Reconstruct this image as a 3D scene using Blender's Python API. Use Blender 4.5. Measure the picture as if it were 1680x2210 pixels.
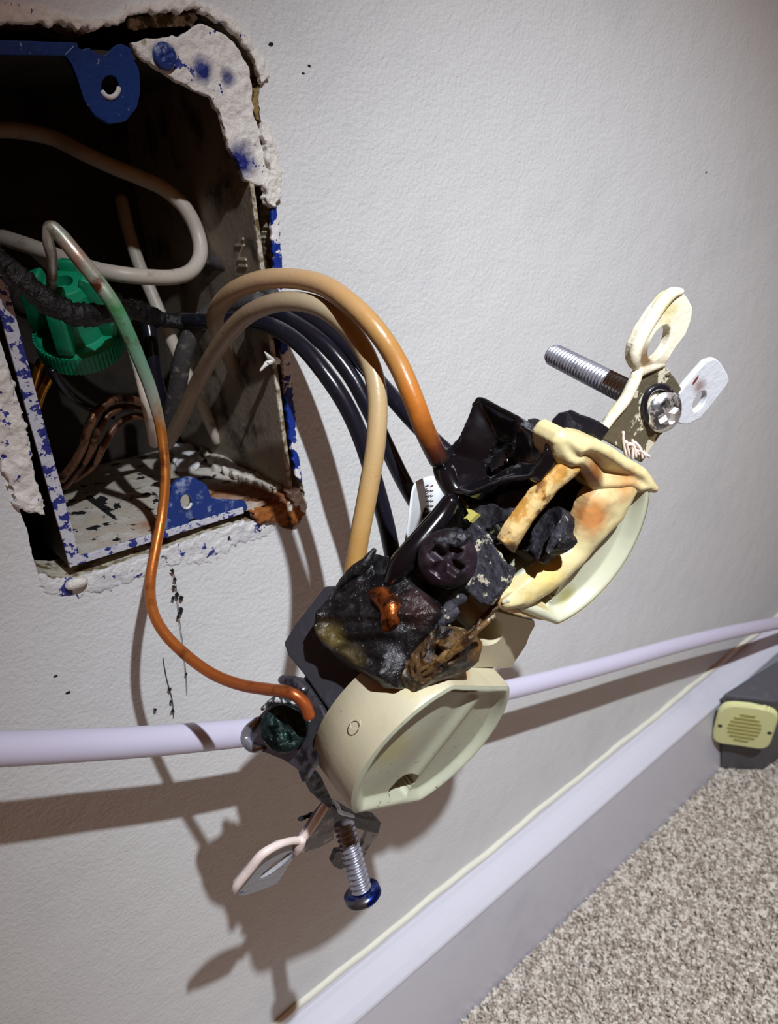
import bpy, bmesh, math, random
import numpy as np
from mathutils import Vector, Matrix
random.seed(7); rng = np.random.default_rng(7)
scene = bpy.context.scene
for o in list(bpy.data.objects): bpy.data.objects.remove(o)

# ------------------------------------------------------------------ camera
# world: x along the wall, y into the wall (wall face y = 0), z up; the wall box centre is the origin; lengths below are mm
R = np.array([[0.7636781633001717, -0.643087765061006, -0.05686641651552321],
              [-0.29498471803821014, -0.26923072137512305, -0.916787235290582],
              [0.5742644678389863, 0.716905115825429, -0.3953066858540777]])
CAM = np.array([-62.0914, -150.3062, 19.8867]); FPX = 1600.0
cd = bpy.data.cameras.new('camera'); cam = bpy.data.objects.new('camera', cd); scene.collection.objects.link(cam)
cd.sensor_fit = 'VERTICAL'; cd.sensor_height = 24.0; cd.lens = 24.0 * FPX / 2210.0
cd.clip_start = 0.005; cd.clip_end = 50
rows = R.copy(); rows[1] *= -1; rows[2] *= -1
M4 = Matrix.Identity(4)
for i in range(3):
    for j in range(3): M4[i][j] = rows[j][i]
    M4[i][3] = CAM[i] * 0.001
cam.matrix_world = M4
scene.camera = cam
cd.dof.use_dof = True; cd.dof.focus_distance = 0.135; cd.dof.aperture_fstop = 28.0; 

# ------------------------------------------------------------------ world, flash, exposure
w = bpy.data.worlds.new('room'); scene.world = w; w.use_nodes = True
bg = w.node_tree.nodes['Background']; bg.inputs[0].default_value = (1.0, 0.29, 0.035, 1); bg.inputs[1].default_value = 0.092
FLASH = np.array([-28.0, -255.0, 240.0])
ld = bpy.data.lights.new('phone_flash', 'SPOT'); flash = bpy.data.objects.new('phone_flash', ld); scene.collection.objects.link(flash)
ld.energy = 10.7; ld.color = (0.90, 0.94, 1.0); ld.shadow_soft_size = 0.0034; ld.spot_size = math.radians(87); ld.spot_blend = 1.0
flash.location = FLASH * 0.001
tgt = np.array([300, -30, -440.0])
flash.rotation_euler = Vector((tgt - FLASH) * 0.001).to_track_quat('-Z', 'Y').to_euler()
vs = scene.view_settings; vs.view_transform = 'Standard'; vs.look = 'None'; vs.exposure = 0.0; vs.gamma = 1.0; vs.use_curve_mapping = False

# ------------------------------------------------------------------ geometry helpers (mm)
def ray(x, y):
    d = R.T @ np.array([x - 840.0, y - 1105.0, FPX]); return d / np.linalg.norm(d)
def at(x, y, Y=0.0):
    d = ray(x, y); return CAM + d * ((Y - CAM[1]) / d[1])
def atz(x, y, Z):
    d = ray(x, y); return CAM + d * ((Z - CAM[2]) / d[2])
def rod(r):
    r = np.array(r); th = np.linalg.norm(r); k = r / th; K = np.array([[0, -k[2], k[1]], [k[2], 0, -k[0]], [-k[1], k[0], 0]])
    return np.eye(3) + np.sin(th) * K + (1 - np.cos(th)) * K @ K
class Frame:
    def __init__(s, A, T): s.A = np.array(A, float); s.T = np.array(T, float)
    def W(s, u, v, w): return s.A @ np.array([u, v, w], float) + s.T
    def w(s, x, y, w=0.0):
        d = ray(x, y); n = s.A[:, 2]; return CAM + d * (((s.T + n * w) - CAM) @ n / (d @ n))
    def u(s, x, y, u=0.0):
        d = ray(x, y); n = s.A[:, 0]; return CAM + d * (((s.T + n * u) - CAM) @ n / (d @ n))
    def loc(s, X): return s.A.T @ (np.asarray(X) - s.T)
LO = Frame([[0.849488, 0.523374, -0.0667], [0.114416, -0.306153, -0.945082], [-0.515052, 0.795204, -0.319956]], [15.174, -81.262, -52.597])
UP = Frame([[0.808926, 0.544661, -0.221322], [-0.131395, -0.199442, -0.97106], [-0.573039, 0.814597, -0.089768]], [17.889, -81.331, -49.42])

def nrm(a): a = np.asarray(a, float); return a / np.linalg.norm(a)
def basis(axis, up=(0, 0, 1)):
    z = nrm(axis); x = np.cross(up, z)
    if np.linalg.norm(x) < 1e-3: x = np.cross((1, 0, 0), z)
    x = nrm(x); return np.stack([x, np.cross(z, x), z], 1)
def join(*parts):
    V = []; F = []
    for v, f in parts:
        o = len(V); V += [tuple(p) for p in v]; F += [tuple(i + o for i in q) for q in f]
    return V, F
def box(c0, c1):
    (a, b, c), (d, e, f) = c0, c1
    V = [(a, b, c), (d, b, c), (d, e, c), (a, e, c), (a, b, f), (d, b, f), (d, e, f), (a, e, f)]
    return V, [(0, 3, 2, 1), (4, 5, 6, 7), (0, 1, 5, 4), (1, 2, 6, 5), (2, 3, 7, 6), (3, 0, 4, 7)]
def obox(c, ax, half):
    ax = np.asarray(ax); V, F = box((-1, -1, -1), (1, 1, 1))
    return [tuple(np.asarray(c) + ax @ (np.array(p) * np.array(half))) for p in V], F
def hexa(front, back):                # two loops of equal length
    n = len(front); V = [tuple(p) for p in front] + [tuple(p) for p in back]
    F = [tuple(range(n)), tuple(range(2 * n - 1, n - 1, -1))] + [(i, i + n, (i + 1) % n + n, (i + 1) % n) for i in range(n)]
    return V, F
def smooth_loop(P, k=4, closed=True):
    P = np.asarray(P, float); n = len(P); out = []
    rngi = range(n if closed else n - 1)
    for i in rngi:
        if closed: a, b, c, d = P[(i - 1) % n], P[i], P[(i + 1) % n], P[(i + 2) % n]
        else: a, b, c, d = P[max(i - 1, 0)], P[i], P[i + 1], P[min(i + 2, n - 1)]
        for t in np.arange(k) / k:
            out.append(0.5 * ((2 * b) + (c - a) * t + (2 * a - 5 * b + 4 * c - d) * t * t + (3 * b - a - 3 * c + d) * t ** 3))
    if not closed: out.append(P[-1])
    return np.array(out)
def rough_loop(P, amp, step):
    P = np.asarray(P, float); out = []
    for i in range(len(P)):
        a, b = P[i], P[(i + 1) % len(P)]; m = max(1, int(np.linalg.norm(b - a) / step))
        for t in range(m): out.append(a + (b - a) * t / m + rng.normal(size=3) * amp * (0, 0, 0, 1)[0 if t == 0 else 3] * np.array([1, 0, 1]))
    return np.array(out)
def plate(P, d):                      # outline P, thickness vector d
    P = np.asarray(P, float); return hexa(P, P + np.asarray(d))
def plate_hole(P, H, d):              # outline with one hole, bridged strip by strip
    P = np.asarray(P, float); H = np.asarray(H, float); c = H.mean(0)
    n = 64
    # resample both by angle in the plane of the plate
    nn = nrm(np.asarray(d)); B = basis(nn)
    def polar(Q):
        q = (Q - c) @ B; res = []
        for k in range(n):
            a = 2 * math.pi * k / n; dr = np.array([math.cos(a), math.sin(a)]); best = 0
            for i in range(len(q)):
                p0, p1 = q[i, :2], q[(i + 1) % len(q), :2]; e = p1 - p0
                den = dr[0] * (-e[1]) + dr[1] * e[0]
                if abs(den) < 1e-12: continue
                t = (p0[0] * (-e[1]) + p0[1] * e[0]) / den
                s = (dr[0] * p0[1] - dr[1] * p0[0]) / den
                if t > 0 and -1e-6 <= s <= 1 + 1e-6: best = max(best, t)
            res.append(c + B[:, 0] * dr[0] * best + B[:, 1] * dr[1] * best)
        return np.array(res)
    o, h = polar(P), polar(H); d = np.asarray(d)
    V = list(o) + list(h) + list(o + d) + list(h + d); F = []
    for i in range(n):
        j = (i + 1) % n
        F += [(i, j, n + j, n + i), (2 * n + i, 3 * n + i, 3 * n + j, 2 * n + j), (i, 2 * n + i, 2 * n + j, j), (n + i, n + j, 3 * n + j, 3 * n + i)]
    return V, F
def ring_pts(c, ax, r, n=24, r2=None):
    ax = np.asarray(ax); r2 = r2 or r
    return [np.asarray(c) + ax[:, 0] * r * math.cos(2 * math.pi * k / n) + ax[:, 1] * r2 * math.sin(2 * math.pi * k / n) for k in range(n)]
def tube(P, r, n=16, k=8, closed=False, jitter=0.0, flat=1.0):
    P = np.asarray(P, float)
    rr = np.full(len(P), float(r)) if np.isscalar(r) else np.asarray(r, float)
    S = smooth_loop(np.concatenate([P, rr[:, None]], 1), k, False) if len(P) > 2 else np.concatenate([P, rr[:, None]], 1)
    pts, rad = S[:, :3], np.maximum(S[:, 3], 0.02); m = len(pts)
    T = np.gradient(pts, axis=0); T /= np.linalg.norm(T, axis=1)[:, None]
    x = basis(T[0])[:, 0]; V = []; F = []
    for i in range(m):
        x = x - T[i] * (x @ T[i]); x = nrm(x); y = np.cross(T[i], x)
        jr = 1 + jitter * rng.normal()
        for q in range(n):
            a = 2 * math.pi * q / n
            V.append(pts[i] + (x * math.cos(a) + y * math.sin(a) * flat) * rad[i] * jr * (1 + jitter * 0.6 * rng.normal()))
    for i in range(m - 1):
        for q in range(n): F.append((i * n + q, i * n + (q + 1) % n, (i + 1) * n + (q + 1) % n, (i + 1) * n + q))
    for e, i, s in ((0, 0, -1), (1, m - 1, 1)):        # rounded ends
        b = len(V)
        for f_, o_ in ((0.75, 0.5), ):
            for q in range(n): V.append(pts[i] + (np.array(V[i * n + q]) - pts[i]) * f_ + T[i] * s * rad[i] * o_)
        V.append(pts[i] + T[i] * s * rad[i] * 0.68); c = len(V) - 1
        for q in range(n):
            q2 = (q + 1) % n
            if s < 0: F += [(i * n + q2, i * n + q, b + q, b + q2), (b + q2, b + q, c)]
            else: F += [(i * n + q, i * n + q2, b + q2, b + q), (b + q, b + q2, c)]
    tt = np.repeat(np.linspace(0, 1, m), n).tolist() + [0.0] * (n + 1) + [1.0] * (n + 1)
    return V, F, tt
def lathe(c, ax, prof, n=40):         # prof: (radius, height along ax[:,2])
    ax = np.asarray(ax); V = []; F = []; m = len(prof)
    for r, h in prof:
        V += [np.asarray(c) + ax[:, 2] * h + (ax[:, 0] * math.cos(2 * math.pi * q / n) + ax[:, 1] * math.sin(2 * math.pi * q / n)) * max(r, 1e-3) for q in range(n)]
    for i in range(m - 1):
        for q in range(n): F.append((i * n + q, i * n + (q + 1) % n, (i + 1) * n + (q + 1) % n, (i + 1) * n + q))
    F += [tuple(range(n - 1, -1, -1)), tuple(range((m - 1) * n, m * n))]
    return V, F
def thread(p0, p1, r, pitch=0.8, depth=0.22, n=24):
    p0, p1 = np.asarray(p0, float), np.asarray(p1, float); L = np.linalg.norm(p1 - p0); B = basis(p1 - p0)
    m = int(L / pitch * 8); V = []; F = []
    for i in range(m + 1):
        h = L * i / m
        for q in range(n):
            ph = (h / pitch - q / n) % 1.0; rr = r - depth * abs(2 * ph - 1) * 2 + depth
            if i in (0, m): rr = r * 0.75
            a = 2 * math.pi * q / n; V.append(p0 + B[:, 2] * h + (B[:, 0] * math.cos(a) + B[:, 1] * math.sin(a)) * rr)
    for i in range(m):
        for q in range(n): F.append((i * n + q, i * n + (q + 1) % n, (i + 1) * n + (q + 1) % n, (i + 1) * n + q))
    F += [tuple(range(n - 1, -1, -1)), tuple(range(m * n, (m + 1) * n))]
    return V, F
def dome(c, ax, r, h, cross=0.0, skirt=0.8, ang=0.4, n=64, m=26, lump=0.0, slotw=0.16):   # screw head with a cross recess
    ax = np.asarray(ax); V = []; F = []; ca, sa = math.cos(ang), math.sin(ang)
    ph = rng.uniform(0, 6, 6)
    for i in range(m + 1):
        s = i / m
        for q in range(n):
            a = 2 * math.pi * q / n; x, y = r * s * math.cos(a), r * s * math.sin(a)
            z = h * math.sqrt(max(0, 1 - (s * 0.97) ** 2))
            xr, yr = (x * ca + y * sa) / r, (-x * sa + y * ca) / r
            if cross:
                g = max(math.exp(-(xr / slotw) ** 4) * (abs(yr) < 0.6), math.exp(-(yr / slotw) ** 4) * (abs(xr) < 0.6)); z -= cross * g
            z += lump * (math.sin(3 * a + ph[0]) * s + math.sin(7 * x / r + ph[1]) * math.sin(6 * y / r + ph[2]))
            V.append(np.asarray(c) + ax[:, 0] * x + ax[:, 1] * y + ax[:, 2] * z)
    for q in range(n):
        a = 2 * math.pi * q / n; V.append(np.asarray(c) + (ax[:, 0] * math.cos(a) + ax[:, 1] * math.sin(a)) * r * 0.97 - ax[:, 2] * skirt)
    for i in range(m + 1):
        for q in range(n): F.append((i * n + q, (i + 1) * n + q, (i + 1) * n + (q + 1) % n, i * n + (q + 1) % n))
    F.append(tuple(range((m + 2) * n - 1, (m + 1) * n - 1, -1)))
    return V, F
def blob(c, r, n=16):
    V = []; F = []; c = np.asarray(c, float); r = np.ones(3) * r
    for i in range(n // 2 + 1):
        t = math.pi * i / (n // 2)
        for q in range(n):
            a = 2 * math.pi * q / n; V.append(c + r * np.array([math.sin(t) * math.cos(a), math.sin(t) * math.sin(a), math.cos(t)]))
    for i in range(n // 2):
        for q in range(n): F.append((i * n + q, (i + 1) * n + q, (i + 1) * n + (q + 1) % n, i * n + (q + 1) % n))
    return V, F

def heightblob(fr, px, u0, thick, hfun, pitch=0.4, axis='u'):
    """outline px on a plane of the frame; the side towards the viewer follows hfun(distance to edge, a, b)"""
    k = 0 if axis == 'u' else 2; sg = -1.0 if axis == 'u' else 1.0
    P3 = [fr.loc(fr.u(x, y, u0) if axis == 'u' else fr.w(x, y, u0)) for x, y in px]
    P = np.array([[p[1], p[2]] if axis == 'u' else [p[0], p[1]] for p in P3])
    n = len(P); Q = np.roll(P, -1, 0); lo_, hi_ = P.min(0), P.max(0)
    A_, B_ = np.meshgrid(np.arange(lo_[0], hi_[0] + pitch, pitch), np.arange(lo_[1], hi_[1] + pitch, pitch), indexing='ij')
    ins = np.zeros(A_.shape, bool); D = np.full(A_.shape, 1e9); NX = np.zeros(A_.shape + (2,))
    for p, q in zip(P, Q):
        c = (p[1] > B_) != (q[1] > B_)
        with np.errstate(divide='ignore', invalid='ignore'): xx = (q[0] - p[0]) * (B_ - p[1]) / (q[1] - p[1] + 1e-12) + p[0]
        ins ^= c & (A_ < xx)
        e = q - p; t = np.clip(((A_ - p[0]) * e[0] + (B_ - p[1]) * e[1]) / (e @ e), 0, 1)
        dx, dy = p[0] + t * e[0] - A_, p[1] + t * e[1] - B_; d = np.hypot(dx, dy); m = d < D
        D = np.where(m, d, D); NX[m] = np.stack([dx, dy], -1)[m]
    V = []; idx = {}
    for i, j in zip(*np.nonzero(ins)): idx[(i, j)] = len(idx)
    keys = list(idx)
    for s in (0, 1):
        for i, j in keys:
            a, b = A_[i, j], B_[i, j]
            nb = sum((i + di, j + dj) in idx for di, dj in ((1, 0), (-1, 0), (0, 1), (0, -1)))
            if nb < 4 : a, b = a + NX[i, j, 0], b + NX[i, j, 1]
            hgt = hfun(D[i, j], a, b) if s == 0 else -thick
            V.append(fr.W(u0 + sg * hgt, a, b) if axis == 'u' else fr.W(a, b, u0 + sg * hgt))
    N_ = len(idx); F = []; ec = {}
    for i, j in keys:
        c = [(i, j), (i + 1, j), (i + 1, j + 1), (i, j + 1)]
        if all(k_ in idx for k_ in c):
            f = [idx[k_] for k_ in c]; F.append(tuple(f)); F.append(tuple(x + N_ for x in f[::-1]))
            for a, b in zip(f, f[1:] + f[:1]): ec[(a, b)] = 1
    for a, b in ec:
        if (b, a) not in ec: F.append((b, a, a + N_, b + N_))
    used = sorted({x for f in F for x in f}); mp = {x: k_ for k_, x in enumerate(used)}
    return [V[x] for x in used], [tuple(mp[x] for x in f) for f in F]
from mathutils import noise as mnoise
def ns(a, b, s, seed=0.0): return mnoise.noise(Vector((a / s, b / s, seed)))
def sst(x, a, b):
    t = min(1.0, max(0.0, (x - a) / (b - a))); return t * t * (3 - 2 * t)

# ------------------------------------------------------------------ object helpers
ROOT = {}
texc = {}
def cloud(size, depth=2):
    k = (size, depth)
    if k not in texc:
        t = bpy.data.textures.new('clouds', 'CLOUDS'); t.noise_scale = size * 0.001; t.noise_depth = depth; texc[k] = t
    return texc[k]
def thing(name, label, cat, base, group=None):
    o = bpy.data.objects.new(name, None); scene.collection.objects.link(o); o.empty_display_size = 0.005
    base = np.asarray(base, float); o.location = base * 0.001; ROOT[o.name] = base
    o['label'] = label; o['category'] = cat
    if group: o['group'] = group
    return o
def obj(name, geo, mat, parent=None, smooth=False, vox=None, disp=None, sm=0, bev=None, label=None, sub=0):
    V, F = geo[0], geo[1]; V = np.array([tuple(p) for p in V], float)
    if parent is not None: base = ROOT[parent.name]
    else: base = np.array([V[:, 0].mean(), V[:, 1].mean(), V[:, 2].min()])
    me = bpy.data.meshes.new(name); me.from_pydata(((V - base) * 0.001).tolist(), [], [tuple(f) for f in F])
    bm = bmesh.new(); bm.from_mesh(me)
    if len(geo) > 2:
        lay = bm.verts.layers.float.new('t')
        for v, t in zip(bm.verts, geo[2]): v[lay] = t
    bmesh.ops.remove_doubles(bm, verts=bm.verts, dist=1e-7)
    bmesh.ops.recalc_face_normals(bm, faces=bm.faces)
    for f in bm.faces: f.smooth = smooth or vox is not None or sub > 0
    bm.to_mesh(me); bm.free()
    o = bpy.data.objects.new(name, me); scene.collection.objects.link(o); me.materials.append(mat)
    if parent is None: o.location = base * 0.001; ROOT[o.name] = base
    else: o.parent = parent; ROOT[o.name] = base
    if vox:
        m = o.modifiers.new('remesh', 'REMESH'); m.mode = 'VOXEL'; m.voxel_size = vox * 0.001; m.use_smooth_shade = True
    if bev:
        m = o.modifiers.new('bevel', 'BEVEL'); m.width = bev * 0.001; m.segments = 2; m.limit_method = 'ANGLE'; m.angle_limit = 0.6
    if sub:
        m = o.modifiers.new('subsurf', 'SUBSURF'); m.levels = sub; m.render_levels = sub
    if sm:
        m = o.modifiers.new('smooth', 'SMOOTH'); m.iterations = sm; m.factor = 0.5
    for size, amp in (disp or []):
        m = o.modifiers.new('displace', 'DISPLACE'); m.texture = cloud(size); m.strength = amp * 0.001; m.mid_level = 0.5; m.texture_coords = 'LOCAL'
    if label: o['label'] = label
    return o
def tag(o, label, cat, group=None):
    o['label'] = label; o['category'] = cat
    if group: o['group'] = group
    return o
def struct(o): o['kind'] = 'structure'; return o

# ------------------------------------------------------------------ materials
def lin(c):
    return tuple(((x / 255.0) / 12.92 if x / 255.0 <= 0.04045 else ((x / 255.0 + 0.055) / 1.055) ** 2.4) for x in c) + (1,)
def mat(name, col, rough=0.5, metal=0.0, col2=None, nscale=200, nlo=0.4, nhi=0.6, layers=(), bump=None, bump2=None, stains=(), along=None, spec=0.5, coat=0.0, rvar=None):
    """col/col2 mixed by noise; layers: (colour, noise scale 1/m, lo, hi); stains: (world mm, radius mm, colour, strength); along: [(t, colour)]; bump: (scale, mm, detail)"""
    m = bpy.data.materials.new(name); m.use_nodes = True; nt = m.node_tree; N = nt.nodes; L = nt.links
    b = N['Principled BSDF']; b.inputs['Roughness'].default_value = rough; b.inputs['Metallic'].default_value = metal
    b.inputs['Specular IOR Level'].default_value = spec
    if coat: b.inputs['Coat Weight'].default_value = coat; b.inputs['Coat Roughness'].default_value = 0.15
    g = N.new('ShaderNodeNewGeometry'); pos = g.outputs['Position']
    def noise(sc, det=4, off=0.0, distort=0.0):
        n = N.new('ShaderNodeTexNoise'); n.inputs['Scale'].default_value = sc; n.inputs['Detail'].default_value = det; n.inputs['Roughness'].default_value = 0.6; n.inputs['Distortion'].default_value = distort
        mp = N.new('ShaderNodeVectorMath'); mp.operation = 'ADD'; mp.inputs[1].default_value = (off, off * 1.7, -off)
        L.new(pos, mp.inputs[0]); L.new(mp.outputs[0], n.inputs['Vector']); return n.outputs['Fac']
    def ramp(fac, lo, hi):
        r = N.new('ShaderNodeMapRange'); r.inputs['From Min'].default_value = lo; r.inputs['From Max'].default_value = hi; r.interpolation_type = 'SMOOTHSTEP'; L.new(fac, r.inputs['Value']); return r.outputs['Result']
    def mix(fac, a, c2):
        x = N.new('ShaderNodeMix'); x.data_type = 'RGBA'; L.new(fac, x.inputs['Factor'])
        if isinstance(a, tuple): x.inputs['A'].default_value = a
        else: L.new(a, x.inputs['A'])
        if isinstance(c2, tuple): x.inputs['B'].default_value = c2
        else: L.new(c2, x.inputs['B'])
        return x.outputs['Result']
    cur = lin(col)
    if along:
        a = N.new('ShaderNodeAttribute'); a.attribute_name = 't'; cr = N.new('ShaderNodeValToRGB')
        ma = N.new('ShaderNodeMath'); ma.operation = 'MULTIPLY_ADD'; L.new(noise(250, 3, 3.1), ma.inputs[0]); ma.inputs[1].default_value = 0.10; ma.inputs[2].default_value = -0.05
        ad = N.new('ShaderNodeMath'); ad.operation = 'ADD'; L.new(a.outputs['Fac'], ad.inputs[0]); L.new(ma.outputs[0], ad.inputs[1]); L.new(ad.outputs[0], cr.inputs['Fac'])
        e = cr.color_ramp.elements
        while len(e) < len(along): e.new(0.5)
        for k, (t, c) in enumerate(along): e[k].position = t; e[k].color = lin(c)
        cur = cr.outputs['Color']
    if col2 is not None: cur = mix(ramp(noise(nscale), nlo, nhi), cur, lin(col2))
    masks = []
    for k, ly in enumerate(layers):
        c, sc, lo, hi = ly[:4]
        mk = ramp(noise(sc, 5, 0.37 * (k + 1)), lo, hi); masks.append(mk); cur = mix(mk, cur, lin(c))
    for k, (P, rad, c, st) in enumerate(stains):
        dd = N.new('ShaderNodeVectorMath'); dd.operation = 'DISTANCE'; L.new(pos, dd.inputs[0]); dd.inputs[1].default_value = tuple(np.asarray(P) * 0.001)
        nn = N.new('ShaderNodeMath'); nn.operation = 'MULTIPLY_ADD'; L.new(noise(350, 5, 1.3 * k), nn.inputs[0]); nn.inputs[1].default_value = rad * 0.0012; L.new(dd.outputs['Value'], nn.inputs[2])
        mr = N.new('ShaderNodeMapRange'); mr.inputs['From Min'].default_value = rad * 0.00105; mr.inputs['From Max'].default_value = rad * 0.0020; mr.inputs['To Min'].default_value = st; mr.inputs['To Max'].default_value = 0; L.new(nn.outputs[0], mr.inputs['Value'])
        cur = mix(mr.outputs['Result'], cur, lin(c))
    if isinstance(cur, tuple): b.inputs['Base Color'].default_value = cur
    else: L.new(cur, b.inputs['Base Color'])
    if rvar:
        r = N.new('ShaderNodeMapRange'); r.inputs['To Min'].default_value = rvar[1]; r.inputs['To Max'].default_value = rvar[2]; r.inputs['From Min'].default_value = 0.35; r.inputs['From Max'].default_value = 0.65; L.new(noise(rvar[0], 4, 5.5), r.inputs['Value']); L.new(r.outputs['Result'], b.inputs['Roughness'])
    prev = None
    for bp in (bump, bump2):
        if not bp: continue
        bn = N.new('ShaderNodeBump'); bn.inputs['Strength'].default_value = 1.0; bn.inputs['Distance'].default_value = bp[1] * 0.001
        L.new(noise(bp[0], bp[2] if len(bp) > 2 else 4, 9.0), bn.inputs['Height'])
        if prev is not None: L.new(prev, bn.inputs['Normal'])
        prev = bn.outputs['Normal']
    if prev is not None: L.new(prev, b.inputs['Normal'])
    return m
wall_m = mat('wall_paint', (224, 226, 226), 0.55, layers=[((215, 218, 219), 25, 0.5, 0.75)], bump=(900, 0.28, 3), bump2=(90, 0.45, 3))
plaster_m = mat('plaster_edge', (205, 198, 180), 0.9, col2=(110, 92, 62), nscale=350, nlo=0.42, nhi=0.62, bump=(900, 0.5, 5))
crust_m = mat('paint_crust', (236, 232, 226), 0.5, layers=[((34, 44, 140), 330, 0.60, 0.615), ((120, 100, 70), 240, 0.66, 0.72)], bump=(1500, 0.25, 4))
crustb_m = mat('flaked_paint', (222, 222, 222), 0.5, layers=[((200, 200, 205), 120, 0.5, 0.7), ((44, 54, 136), 300, 0.575, 0.61), ((20, 24, 60), 500, 0.66, 0.69)], bump=(900, 0.4, 4))
crustw_m = mat('white_paint_crust', (238, 234, 226), 0.5, layers=[((40, 46, 130), 420, 0.655, 0.67), ((96, 84, 60), 300, 0.68, 0.74)], bump=(1200, 0.4, 5))
bluechip_m = mat('blue_paint_chipped', (30, 56, 124), 0.4, layers=[((150, 164, 196), 330, 0.54, 0.72), ((228, 228, 228), 300, 0.665, 0.70), ((90, 84, 70), 500, 0.66, 0.7)], bump=(1200, 0.15, 4))
bluewhite_m = mat('blue_paint_speckled_white', (205, 206, 216), 0.45, layers=[((44, 52, 130), 420, 0.52, 0.55), ((30, 36, 110), 900, 0.6, 0.63)], bump=(900, 0.25, 4))
bluetab_m = mat('blue_painted_tab', (10, 54, 122), 0.38, metal=0.1, layers=[((150, 160, 175), 700, 0.66, 0.70), ((8, 36, 88), 120, 0.5, 0.7)], bump=(900, 0.08, 4))
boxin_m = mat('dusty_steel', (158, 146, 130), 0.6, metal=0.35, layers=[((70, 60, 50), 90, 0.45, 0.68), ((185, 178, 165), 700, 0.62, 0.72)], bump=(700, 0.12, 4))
boxshade_m = mat('shade_tinted_steel', (52, 45, 38), 0.7, metal=0.2, layers=[((34, 28, 24), 90, 0.45, 0.68), ((96, 88, 78), 500, 0.66, 0.74)], bump=(700, 0.12, 4))  # box steel toned down to paint in the interior's shade, plus patchy dirt
boxbot_m = mat('dusty_steel_floor', (190, 180, 166), 0.75, layers=[((205, 200, 192), 160, 0.52, 0.66), ((12, 12, 20), 230, 0.585, 0.605)],
               stains=[(at(600, 1060, 4), 7, (150, 84, 26), 1.0), (at(500, 1030, 12), 8, (146, 84, 30), 0.95), (at(330, 1120, 6), 4, (150, 84, 30), 0.8), (at(330, 990, 20), 7, (140, 80, 32), 0.8)], bump=(900, 0.3, 4))
hole_m = mat('screw_hole_dark', (30, 28, 28), 0.7)
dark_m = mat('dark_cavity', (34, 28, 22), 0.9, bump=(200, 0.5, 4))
rust_m = mat('rusty_plaster', (150, 88, 32), 0.85, layers=[((58, 34, 16), 330, 0.5, 0.62), ((226, 218, 205), 260, 0.62, 0.66)], bump=(800, 0.5, 5))
base_m = mat('baseboard_gloss', (222, 224, 236), 0.32, layers=[((210, 212, 226), 20, 0.5, 0.7)], bump=(60, 0.2, 2))
caulk_m = mat('caulk', (238, 238, 222), 0.55, bump=(120, 0.3, 3))
carpet_m = mat('carpet', (240, 234, 222), 0.95, col2=(186, 174, 160), nscale=330, nlo=0.42, nhi=0.56, layers=[((246, 240, 230), 380, 0.56, 0.62), ((84, 74, 66), 300, 0.63, 0.68)], bump=(400, 1.0, 4))
cable_m = mat('white_cable', (214, 210, 232), 0.38, bump=(300, 0.05, 2))
copper_m = mat('bare_copper', (196, 112, 52), 0.32, metal=0.9, layers=[((92, 48, 26), 220, 0.5, 0.66), ((235, 228, 220), 500, 0.72, 0.73)], bump=(900, 0.06, 4))
ground_m = mat('ground_wire', (196, 112, 52), 0.36, metal=0.55, layers=[((120, 62, 30), 200, 0.52, 0.7)], bump=(900, 0.06, 4),
               along=[(0.0, (60, 54, 46)), (0.10, (225, 222, 214)), (0.20, (196, 212, 198)), (0.235, (206, 168, 150)), (0.27, (205, 222, 206)), (0.31, (92, 186, 116)), (0.36, (140, 214, 176)), (0.44, (196, 214, 200)), (0.475, (196, 124, 50)), (0.58, (200, 118, 52)), (1.0, (176, 92, 48))])
tanA_m = mat('browned_insulation', (205, 170, 130), 0.32, along=[(0.0, (120, 108, 90)), (0.3, (164, 138, 110)), (0.5, (186, 154, 116)), (0.72, (184, 140, 82)), (0.87, (186, 110, 38)), (0.95, (92, 44, 24)), (1.0, (34, 22, 20))], layers=[((120, 90, 60), 500, 0.68, 0.75)], bump=(500, 0.08, 3))
tanB_m = mat('tan_insulation', (205, 180, 140), 0.34, along=[(0.0, (130, 112, 92)), (0.32, (150, 128, 104)), (0.5, (168, 152, 124)), (0.75, (188, 162, 118)), (1.0, (184, 138, 72))], layers=[((110, 88, 62), 420, 0.66, 0.74)], bump=(500, 0.08, 3))
whitew_m = mat('white_insulation', (206, 196, 182), 0.42, layers=[((150, 132, 112), 200, 0.55, 0.75)], bump=(500, 0.06, 3))
blackw_m = mat('black_insulation', (24, 24, 34), 0.22, layers=[((58, 56, 66), 300, 0.62, 0.72)], bump=(400, 0.06, 3))
dustyw_m = mat('dusty_black_insulation', (62, 60, 60), 0.65, layers=[((128, 122, 114), 600, 0.55, 0.72)], bump=(900, 0.2, 4))
char_m = mat('charred_insulation', (12, 11, 13), 0.3, layers=[((70, 66, 70), 1200, 0.66, 0.72)], bump=(900, 0.6, 5), rvar=(500, 0.15, 0.7))
nut_m = mat('green_plastic', (14, 148, 106), 0.45, layers=[((88, 178, 146), 300, 0.60, 0.75), ((10, 112, 84), 120, 0.5, 0.7)], bump=(900, 0.08, 4))
brass_m = mat('brown_copper_strand', (120, 84, 62), 0.4, metal=0.5, layers=[((205, 140, 60), 180, 0.60, 0.68), ((56, 36, 28), 260, 0.5, 0.6)], bump=(900, 0.1, 4))
brightcu_m = mat('bright_copper', (220, 150, 60), 0.25, metal=0.9)
steel_m = mat('zinc_screw', (168, 170, 182), 0.33, metal=0.7, layers=[((120, 120, 134), 300, 0.5, 0.75)], bump=(700, 0.04, 3))
screwhd_m = mat('painted_screw_head', (128, 130, 134), 0.35, metal=0.9, layers=[((240, 240, 238), 300, 0.48, 0.51)], bump=(900, 0.1, 4))
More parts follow.
